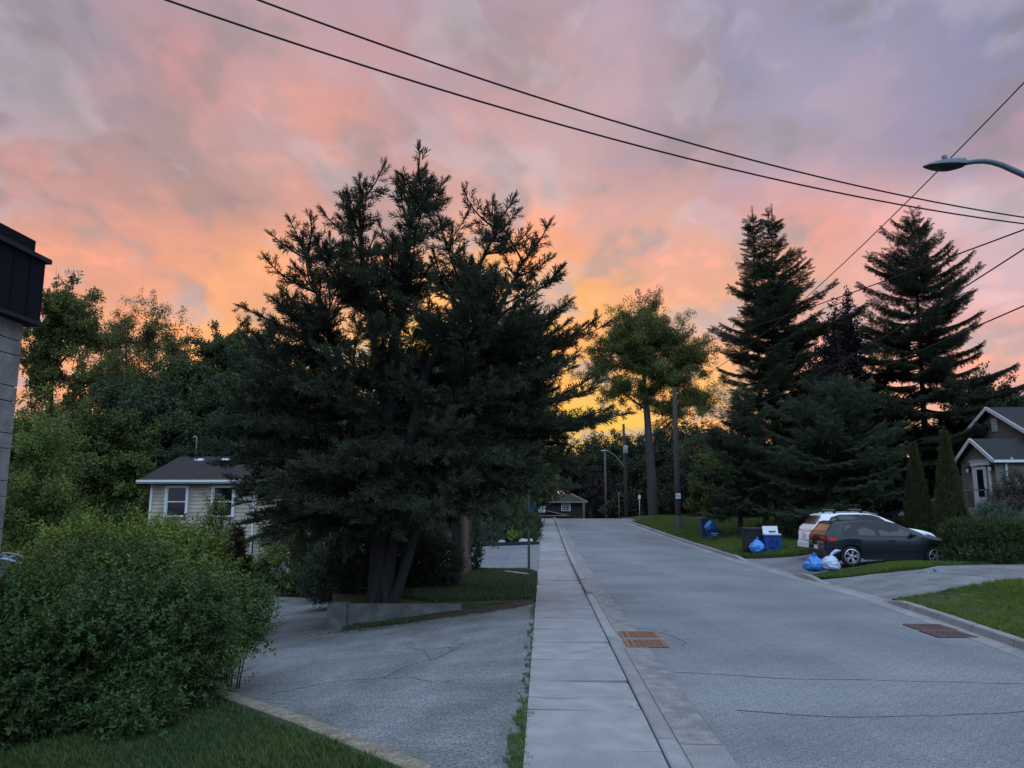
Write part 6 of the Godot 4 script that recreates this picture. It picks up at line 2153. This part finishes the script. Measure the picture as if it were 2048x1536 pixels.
func tapered(st: SurfaceTool, c: Vector3, lo: Vector2, hi: Vector2, h: float, wall := 0.0) -> void:
	# a tub: open on top when it has a wall
	var p := []
	for q in [[-1, 1], [1, 1], [1, -1], [-1, -1]]:
		p.append(c + Vector3(q[0] * lo.x, 0, q[1] * lo.y))
	for q in [[-1, 1], [1, 1], [1, -1], [-1, -1]]:
		p.append(c + Vector3(q[0] * hi.x, h, q[1] * hi.y))
	if wall <= 0.0:
		hexa(st, [p[3], p[2], p[1], p[0], p[7], p[6], p[5], p[4]])
		return
	for i in 4:
		var j := (i + 1) % 4
		quad(st, p[i], p[i + 4], p[j + 4], p[j])
		var k := Vector3(wall, 0, wall)
		var a: Vector3 = p[i + 4] + (c - p[i + 4]) * Vector3(0.12, 0, 0.12)
		var b: Vector3 = p[j + 4] + (c - p[j + 4]) * Vector3(0.12, 0, 0.12)
		quad(st, p[i + 4], a, b, p[j + 4])
		quad(st, a, a - Vector3(0, h * 0.9, 0), b - Vector3(0, h * 0.9, 0), b)
	quad(st, p[0], p[1], p[2], p[3])

func build_bins() -> void:
	var st := begin()
	# by the hatchback
	for q in [["bag_blue", Vector3(8.52, 0.17, -25.3), Vector3(0.33, 0.24, 0.30), 3, "blue recycling bag of bottles on the verge behind the hatchback"], ["bag_white", Vector3(8.93, 0.21, -25.12), Vector3(0.29, 0.235, 0.26), 8, "white rubbish bag leaning beside the blue bag behind the hatchback"], ["bag_blue", Vector3(8.84, 0.26, -33.0), Vector3(0.30, 0.29, 0.28), 14, "blue recycling bag standing in front of the black bin"], ["bag_blue", Vector3(9.15, 0.80, -43.3), Vector3(0.34, 0.32, 0.3), 21, "blue recycling bag heaped on top of the far blue box"]]:
		st = begin(true)
		bag(st, q[2], q[3])
		var o := obj("recycling_bag" if q[0] == "bag_blue" else "rubbish_bag", st, M[q[0]])
		tag(o, q[4], "bag")
		o.position = q[1]
		st = begin(true)
		var top: float = q[2].y * 2.0
		if q[0] == "bag_white":
			tube(st, [Vector3(0, top * 0.9, 0), Vector3(0.05, top + 0.08, 0), Vector3(0.16, top + 0.17, 0), Vector3(0.3, top + 0.2, 0.02)], [0.06, 0.05, 0.06, 0.01], 6)
			o.rotation.z = -0.12
		else:
			tube(st, [Vector3(0, top * 0.92, 0), Vector3(0.0, top + 0.04, 0), Vector3(0.05, top + 0.1, 0)], [0.06, 0.035, 0.07], 6)
		obj("knot", st, M[q[0]], o)
	# black wheeled bin
	var b := thing("wheeled_bin", "black tapered rubbish bin with a brown rim beside the blue bag", "bin", Vector3(8.83, 0.29, -33.75), 0.12)
	st = begin()
	tapered(st, Vector3(0, 0.06, 0), Vector2(0.26, 0.26), Vector2(0.36, 0.36), 0.92, 0.04)
	obj("tub", st, M.bin_black, b)
	st = begin()
	for q in [[Vector3(0, 0.99, 0.37), Vector3(0.8, 0.08, 0.06)], [Vector3(0, 0.99, -0.37), Vector3(0.8, 0.08, 0.06)], [Vector3(0.37, 0.991, 0), Vector3(0.06, 0.078, 0.68)], [Vector3(-0.37, 0.991, 0), Vector3(0.06, 0.078, 0.68)]]:
		bevel_box(st, q[0], q[1], 0.015)
	obj("rim", st, M.bin_black, b)
	for e in [-1, 1]:
		st = begin()
		lathe(st, [[0.0, -0.03], [0.1, -0.03], [0.1, 0.03], [0.0, 0.03]], 14, Vector3(e * 0.24, 0.1, -0.27), Basis(Vector3.BACK, PI / 2))
		obj("wheel", st, M.rubber, b)
	# blue box with a cart lid and cartons
	b = thing("recycling_box", "tall blue recycling bin with a dark loop print and white cartons on top", "bin", Vector3(9.5, 0.33, -33.2), -0.04)
	st = begin()
	tapered(st, Vector3.ZERO, Vector2(0.30, 0.24), Vector2(0.35, 0.28), 0.70, 0.03)
	obj("tub", st, M.bin_blue, b)
	st = begin()
	bevel_box(st, Vector3(0, 0.685, 0.29), Vector3(0.74, 0.06, 0.04), 0.01)
	for e in [-1, 1]:
		bevel_box(st, Vector3(e * 0.36, 0.686, 0), Vector3(0.04, 0.058, 0.56), 0.01)
	obj("rim", st, M.bin_blue, b)
	# three bent arrows in a ring
	for i in 3:
		st = begin()
		var a := TAU * i / 3.0 + PI / 2
		var pts := []
		for kk in 6:
			var w := a + kk * 0.3
			var rad := 0.17
			pts.append(Vector3(cos(w) * rad, 0.37 + sin(w) * rad, 0.272 + (0.37 + sin(w) * rad) * 0.057 - 0.02))
		for kk in 5:
			bar(st, pts[kk], pts[kk + 1], 0.09, 0.004, Vector3.BACK.cross(pts[kk + 1] - pts[kk]))
		obj("loop_arrow", st, M.loop_print, b)
	st = begin()
	box(st, Vector3(-0.02, 0.86, -0.1), Vector3(0.62, 0.4, 0.10), Basis(Vector3.RIGHT, -0.25))
	box(st, Vector3(0.0, 0.73, 0.12), Vector3(0.66, 0.06, 0.26))
	tag(obj("carton", st, M.carton_white), "white flattened cartons standing in the tall blue bin", "carton").position = Vector3(9.5, 0.33, -33.2)
	st = begin()
	box(st, Vector3(0.05, 0.84, -0.02), Vector3(0.28, 0.05, 0.02), Basis(Vector3.RIGHT, -0.25))
	obj("print", st, M.sign_black, get_node("carton"))
	# farther away
	b = thing("wheeled_bin", "dark blue wheeled bin behind the far blue box on the lawn", "bin", Vector3(9.0, 0.5, -43.9))
	st = begin()
	tapered(st, Vector3(0, 0.05, 0), Vector2(0.24, 0.28), Vector2(0.31, 0.36), 0.95)
	obj("tub", st, M.bin_dark_blue, b)
	st = begin()
	bevel_box(st, Vector3(0, 1.06, 0), Vector3(0.68, 0.1, 0.78), 0.04)
	obj("lid", st, M.bin_dark_blue, b)
	b = thing("recycling_box", "low blue recycling box with pale print on the far lawn", "bin", Vector3(9.25, 0.5, -43.1))
	st = begin()
	tapered(st, Vector3.ZERO, Vector2(0.30, 0.2), Vector2(0.37, 0.26), 0.42, 0.03)
	obj("tub", st, M.bin_blue, b)
	st = begin()
	box(st, Vector3(0, 0.27, 0.245), Vector3(0.4, 0.05, 0.01))
	box(st, Vector3(0.02, 0.17, 0.232), Vector3(0.26, 0.03, 0.01))
	obj("print", st, M.plate, b)

func build_poles() -> void:
	# street lamp: its pole stands just outside the picture
	var p := thing("street_lamp", "grey cobra head street lamp on a long curved arm at the upper right", "street lamp", Vector3(8.75, 0.15, -12.75))
	var st := begin(true)
	tube(st, [Vector3(0, -0.3, 0), Vector3(0, 5, 0), Vector3(0, 10.4, 0)], [0.17, 0.15, 0.12], 12, true)
	obj("pole", st, M.pole_wood, p)
	st = begin(true)
	var arm := []
	var rad := []
	var way := [Vector3(-0.1, 7.36, 0.0), Vector3(-0.5, 7.62, -0.05), Vector3(-0.84, 7.83, -0.09), Vector3(-0.98, 7.895, -0.11), Vector3(-1.12, 7.925, -0.12), Vector3(-1.28, 7.925, -0.13), Vector3(-1.46, 7.90, -0.14)]
	for i in way.size():
		arm.append(way[i])
		rad.append(0.052 - 0.002 * i)
	tube(st, arm, rad, 8)
	obj("arm", st, M.lamp_grey, p)
	# head: a flattened drop, flat below
	var head := Node3D.new()
	head.name = "lamp_head"
	p.add_child(head)
	head.position = Vector3(-1.44, 7.9, -0.14)
	st = begin(true)
	var prev := []
	for i in 11:
		var t := i / 10.0
		var w := 0.13 * pow(sin(PI * (0.2 + 0.8 * (1.0 - t))), 0.5) if t > 0.5 else 0.12 + 0.02 * t
		w = 0.07 + 0.07 * sin(PI * clampf(t * 0.9 + 0.1, 0, 1)) if t < 0.95 else 0.03
		var hh := 0.12 * (1.0 - pow(t, 2.6)) + 0.012
		var ring := []
		for k in 9:
			var a := PI * k / 8.0
			ring.append(Vector3(-0.70 * t, sin(a) * hh - 0.035 - 0.01 * t, -cos(a) * w))
		if i > 0:
			for k in 8:
				quad(st, prev[k], prev[k + 1], ring[k + 1], ring[k])
		else:
			for k in range(1, 8):
				tri(st, ring[0], ring[k], ring[k + 1])
		prev = ring
	obj("housing", st, M.lamp_grey, head)
	st = begin(true)
	prev = []
	for i in 11:
		var t := i / 10.0
		var w := 0.066 + 0.07 * sin(PI * clampf(t * 0.9 + 0.1, 0, 1)) if t < 0.95 else 0.028
		var ring := []
		for k in 5:
			var a := PI * k / 4.0
			ring.append(Vector3(-0.01 - 0.68 * t, -sin(a) * 0.09 * sin(PI * clampf(t * 0.92 + 0.06, 0, 1)) - 0.036 - 0.01 * t, -cos(a) * w))
		if i > 0:
			for k in 4:
				quad(st, prev[k], ring[k], ring[k + 1], prev[k + 1])
		prev = ring
	obj("lens", st, M.lamp_under, head)
	st = begin(true)
	lathe(st, [[0.045, 0.0], [0.045, 0.06], [0.03, 0.075], [0.0, 0.078]], 10, Vector3(-0.33, 0.078, 0))
	obj("light_sensor", st, M.lamp_grey, head)
	# nearer utility pole with its parking sign
	p = thing("utility_pole", "bare wooden utility pole carrying a small square sign on the right lawn", "utility pole", Vector3(8.72, 0.62, -51.0))
	st = begin(true)
	tube(st, [Vector3(0, -0.3, 0), Vector3(0, 4, 0), Vector3(0.02, 9.35, 0)], [0.2, 0.175, 0.13], 12, true)
	obj("pole", st, M.pole_wood, p)
	st = begin(true)
	lathe(st, [[0.21, -0.1], [0.205, 1.0]], 12)
	obj("pale_butt", st, M.grey_wood, p)
	var sign := Node3D.new()
	sign.name = "sign"
	p.add_child(sign)
	sign.position = Vector3(0, 2.25, 0.21)
	st = begin()
	box(st, Vector3.ZERO, Vector3(0.3, 0.34, 0.012))
	obj("plate", st, M.white_sign, sign)
	st = begin()
	for i in 20:
		var a0 := TAU * i / 20.0
		var a1 := TAU * (i + 1) / 20.0
		bar(st, Vector3(cos(a0) * 0.105, sin(a0) * 0.105, 0.008), Vector3(cos(a1) * 0.105, sin(a1) * 0.105, 0.008), 0.024, 0.004, Vector3.BACK)
	bar(st, Vector3(-0.075, 0.075, 0.0105), Vector3(0.075, -0.075, 0.0105), 0.02, 0.003, Vector3.BACK)
	obj("ring", st, M.sign_black, sign)
	var letter := TextMesh.new()
	letter.text = "P"
	letter.font = SystemFont.new()
	letter.font.font_names = PackedStringArray(["Droid Sans"])
	letter.font_size = 32
	letter.pixel_size = 0.0045
	letter.depth = 0.003
	var l := put("letter", letter, M.sign_black, sign)
	l.position = Vector3(0, 0, 0.009)
	# transformer pole beyond the crest, with its own lamp
	p = thing("utility_pole", "far utility pole with a grey transformer can and a lamp arm", "utility pole", Vector3(9.08, 1.0, -86.0))
	st = begin(true)
	tube(st, [Vector3(0, -0.3, 0), Vector3(-0.02, 5, 0), Vector3(-0.08, 10.25, 0)], [0.2, 0.18, 0.13], 12, true)
	obj("pole", st, M.pole_wood, p)
	st = begin(true)
	lathe(st, [[0.0, 0.0], [0.24, 0.02], [0.26, 0.1], [0.26, 0.85], [0.22, 0.92], [0.0, 0.95]], 14, Vector3(0.05, 6.9, 0.42))
	obj("transformer", st, M.galvanised, p)
	st = begin(true)
	var pts := []
	for i in 9:
		var t := i / 8.0
		pts.append(Vector3(-0.1, 5.5, 0.1).lerp(Vector3(-2.0, 7.25, 0.3), t) + Vector3(0, 1.2 * t * (1.0 - t), 0))
	tube(st, pts, [0.04, 0.04, 0.04, 0.04, 0.04, 0.04, 0.04, 0.04, 0.04], 6)
	obj("arm", st, M.galvanised, p)
	st = begin(true)
	lump(st, Vector3(-2.3, 7.27, 0.3), Vector3(0.42, 0.1, 0.16), 4, 0.03, 10, 6)
	obj("lamp_head", st, M.galvanised, p)
	# thinner poles and posts beyond the crest
	for q in [[7.6, 95.0, 8.6, 0.13, "thin grey concrete pole left of the transformer pole beyond the crest", "grey_wood", 0.6], [5.1, 98.0, 2.9, 0.16, "short pale wooden post beyond the crest beside the brick house", "grey_wood", 0.3], [10.6, 86.5, 2.6, 0.06, "thin post with a white tag between the pole and the tall ash", "galvanised", 1.0], [11.9, 88.0, 3.2, 0.07, "thin plain post close left of the tall ash trunk", "grey_wood", 1.0], [8.55, 88.5, 2.9, 0.07, "thin post close left of the transformer pole", "grey_wood", 1.0]]:
		var o := thing("post", q[4], "post", Vector3(q[0], q[6] - 0.6, -q[1]))
		st = begin(true)
		tube(st, [Vector3(0, -1.0, 0), Vector3(0, q[2] + 0.5, 0)], [q[3], q[3] * 0.8], 8, true)
		obj("shaft", st, M[q[5]], o)
		if q[4].contains("tag"):
			st = begin()
			bevel_box(st, Vector3(0, q[2] + 0.2, 0.09), Vector3(0.26, 0.42, 0.04), 0.01)
			obj("tag", st, M.white_sign, o)
	# green post on the island
	var o := thing("sign_post", "thin dark green post at the far corner of the island lawn", "post", Vector3(-0.49, 0.04, -27.0))
	st = begin()
	box(st, Vector3(0, 1.35, 0), Vector3(0.06, 3.0, 0.05))
	for e in [-1, 1]:
		box(st, Vector3(e * 0.036, 1.35, -0.02), Vector3(0.014, 2.99, 0.012))
	obj("shaft", st, M.green_post, o)
	# short fat post behind the bins is the spruce's own trunk

func cable(label: String, a: Vector3, b: Vector3, sag: float, r: float, category := "wire") -> void:
	var st := begin(true)
	var pts := []
	var rad := []
	for i in 29:
		var t := i / 28.0
		pts.append(a.lerp(b, t) - Vector3(0, 4.0 * sag * t * (1.0 - t), 0))
		rad.append(r)
	tube(st, pts, rad, 5)
	tag(obj("overhead_wire", st, M.wire), label, category, "overhead wires")

func build_wires() -> void:
	var far := func(a: Vector3, b: Vector3, k: float) -> Vector3: return b + (b - a) * k
	cable("lower of the two thick wires crossing the sky from the upper left", Vector3(-6.9, 7.95, -5.77), Vector3(8.62, 6.80, -12.7), 0.56, 0.0125)
	cable("upper of the two thick wires crossing the sky from the upper left", Vector3(-5.8, 8.25, -6.4), Vector3(8.62, 6.90, -12.7), 0.52, 0.0125)
	cable("thin wire climbing steeply behind the street lamp head", Vector3(8.92, 10.01, -12.7), Vector3(8.75, 9.88, -51.0), 0.95, 0.013)
	cable("wire passing in front of both tall spruces from the right edge", Vector3(8.62, 6.98, -12.7), Vector3(4.8, 13.9, -64.0), 0.50, 0.015)
	cable("service wire running down to the middle of the nearer utility pole", Vector3(8.60, 6.80, -12.7), Vector3(8.85, 7.39, -51.0), 0.80, 0.014)
	cable("lowest wire running along the road to the nearer utility pole", Vector3(8.60, 5.75, -12.7), Vector3(8.72, 5.69, -51.0), 0.08, 0.014)
	cable("slack wire between the two utility poles, upper of the two", Vector3(8.72, 7.16, -51.0), Vector3(9.1, 7.5, -86.0), 0.60, 0.02)
	cable("wire between the two utility poles, lower of the two", Vector3(8.72, 5.69, -51.0), Vector3(9.1, 6.3, -86.0), 0.1, 0.02)
	cable("short wire leaving the top of the transformer pole to the right", Vector3(9.0, 10.9, -86.0), Vector3(20.0, 11.2, -112.0), 0.5, 0.02)
	cable("wire leaving the transformer pole towards the left beyond the crest", Vector3(9.0, 8.3, -86.0), Vector3(4.5, 4.0, -120.0), 0.6, 0.02)
	cable("thin service wire from the mast on the cream house roof", Vector3(-18.0, 5.7, -39.6), Vector3(-4.0, 6.4, -40.0), 0.9, 0.016)

# ------------------------------------------------------------------ grass
func build_grass() -> void:
	rng.seed = 900
	var short := tuft(41, 14, 0.085, 0.009)
	var tall := tuft(42, 14, 0.16, 0.010)
	var green := [0.085, 0.135, 0.012]
	grass_on("grass", [[-1.28, 7.0], [-2.0, 7.85], [-2.92, 8.95], [-5.0, 11.35], [-5.6, 9.3], [-6.2, 8.3], [-7.5, 4.6], [-0.98, 4.6], [-1.05, 6.0]], ground, 0.03, 26000, tall, 0.75, [0.046, 0.082, 0.014], "short dense grass of the near lawn in the lower left corner")
	grass_on("grass", [[7.7, 4.0], [7.52, 12.0], [7.9, 16.0], [8.05, 18.5], [9.2, 18.75], [11.3, 19.0], [20.0, 21.8], [24.0, 21.8], [24.0, 12.0]], lawn_y, 0.0, 60000, short, 0.9, green, "bright mown grass of the right lawn before the driveway")
	grass_on("grass", [[8.2, 24.75], [8.6, 25.1], [9.6, 24.95], [10.8, 24.5], [14.0, 24.85], [20.0, 25.9], [15.0, 25.15], [11.6, 24.05], [10.6, 23.0], [9.1, 23.95]], ground, 0.045, 9000, short, 1.0, green, "strip of grass between the two right hand drives")
	grass_on("grass", [[8.0, 33.6], [8.0, 39.0], [7.6, 54.0], [7.4, 64.0], [9.0, 69.3], [14.0, 70.5], [30.0, 70.5], [22.0, 34.2], [12.0, 31.9], [9.8, 31.2]], lawn_y, 0.0, 60000, short, 1.4, [0.074, 0.110, 0.012], "mown grass of the far right lawn round the pole")
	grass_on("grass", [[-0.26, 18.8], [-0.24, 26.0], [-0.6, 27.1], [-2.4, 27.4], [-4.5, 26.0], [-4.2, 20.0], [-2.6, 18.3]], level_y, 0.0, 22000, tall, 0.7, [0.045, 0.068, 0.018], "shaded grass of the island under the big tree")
	grass_on("weeds", [[-0.19, 4.5], [-0.19, 9.2], [-0.24, 9.4], [-0.30, 7.6], [-0.31, 5.5], [-0.27, 4.5]], ground, 0.0, 420, tall, 0.4, [0.09, 0.14, 0.03], "weeds growing in the joint along the sidewalk edge")
	grass_on("weeds", [[-0.19, 9.2], [-0.19, 18.6], [-0.25, 18.6], [-0.24, 9.2]], ground, 0.0, 170, tall, 0.3, [0.06, 0.085, 0.03], "sparse weeds farther along the sidewalk edge")
	grass_on("weeds", [[1.035, 8.0], [1.035, 26.0], [1.07, 26.0], [1.07, 8.0]], ground, 0.01, 160, tall, 0.28, [0.05, 0.07, 0.025], "sparse weeds in the joint between sidewalk and kerb")
	grass_on("weeds", [[-2.9, 17.1], [-2.5, 17.9], [-4.2, 17.55], [-4.4, 17.25]], ground, 0.0, 260, tall, 0.6, [0.05, 0.075, 0.025], "weeds at the foot of the low concrete wall")
	# fallen leaves and grit along the island edge
	var leaf := begin()
	blade(leaf, Vector3(-0.5, 0, 0), Vector3.RIGHT, Vector3.UP, 1.0, 0.6)
	leaf.generate_normals()
	grass_on("fallen_leaves", [[-0.3, 18.0], [-0.4, 18.35], [-2.4, 17.6], [-4.4, 17.2], [-5.0, 16.7], [-3.4, 16.6], [-1.4, 17.3]], ground, 0.02, 700, leaf.commit(), 0.05, [0.10, 0.065, 0.035], "brown fallen leaves along the edge of the island", true)

func grass_on(called: String, poly: Array, y: Callable, off: float, count: int, mesh: ArrayMesh, size: float, col: Array, label: String, lying := false) -> void:
	var pl := PackedVector2Array()
	for p in poly:
		pl.append(Vector2(p[0], p[1]))
	var lo := pl[0]
	var hi := pl[0]
	for p in pl:
		lo = lo.min(p)
		hi = hi.max(p)
	var sc := Scatter.new()
	var n := noise(99, 0.35, 3)
	var made := 0
	var tries := 0
	while made < count and tries < count * 12:
		tries += 1
		var q := Vector2(rnd(lo.x, hi.x), rnd(lo.y, hi.y))
		# thinner with distance
		if rng.randf() > clampf((lo.y + 5.0) / maxf(q.y, 1.0), 0.12, 1.0) or not Geometry2D.is_point_in_polygon(q, pl):
			continue
		made += 1
		q += Vector2(rng.randfn(0, 0.035), rng.randfn(0, 0.035))
		var v := n.get_noise_2d(q.x, q.y)
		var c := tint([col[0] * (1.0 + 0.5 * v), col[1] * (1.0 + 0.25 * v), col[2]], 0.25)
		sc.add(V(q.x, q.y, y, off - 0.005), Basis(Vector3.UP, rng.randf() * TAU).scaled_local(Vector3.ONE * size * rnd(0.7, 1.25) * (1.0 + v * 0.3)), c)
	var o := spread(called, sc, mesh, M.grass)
	tag(o, label, "leaves" if lying else ("weeds" if called == "weeds" else "grass"), "", "stuff")
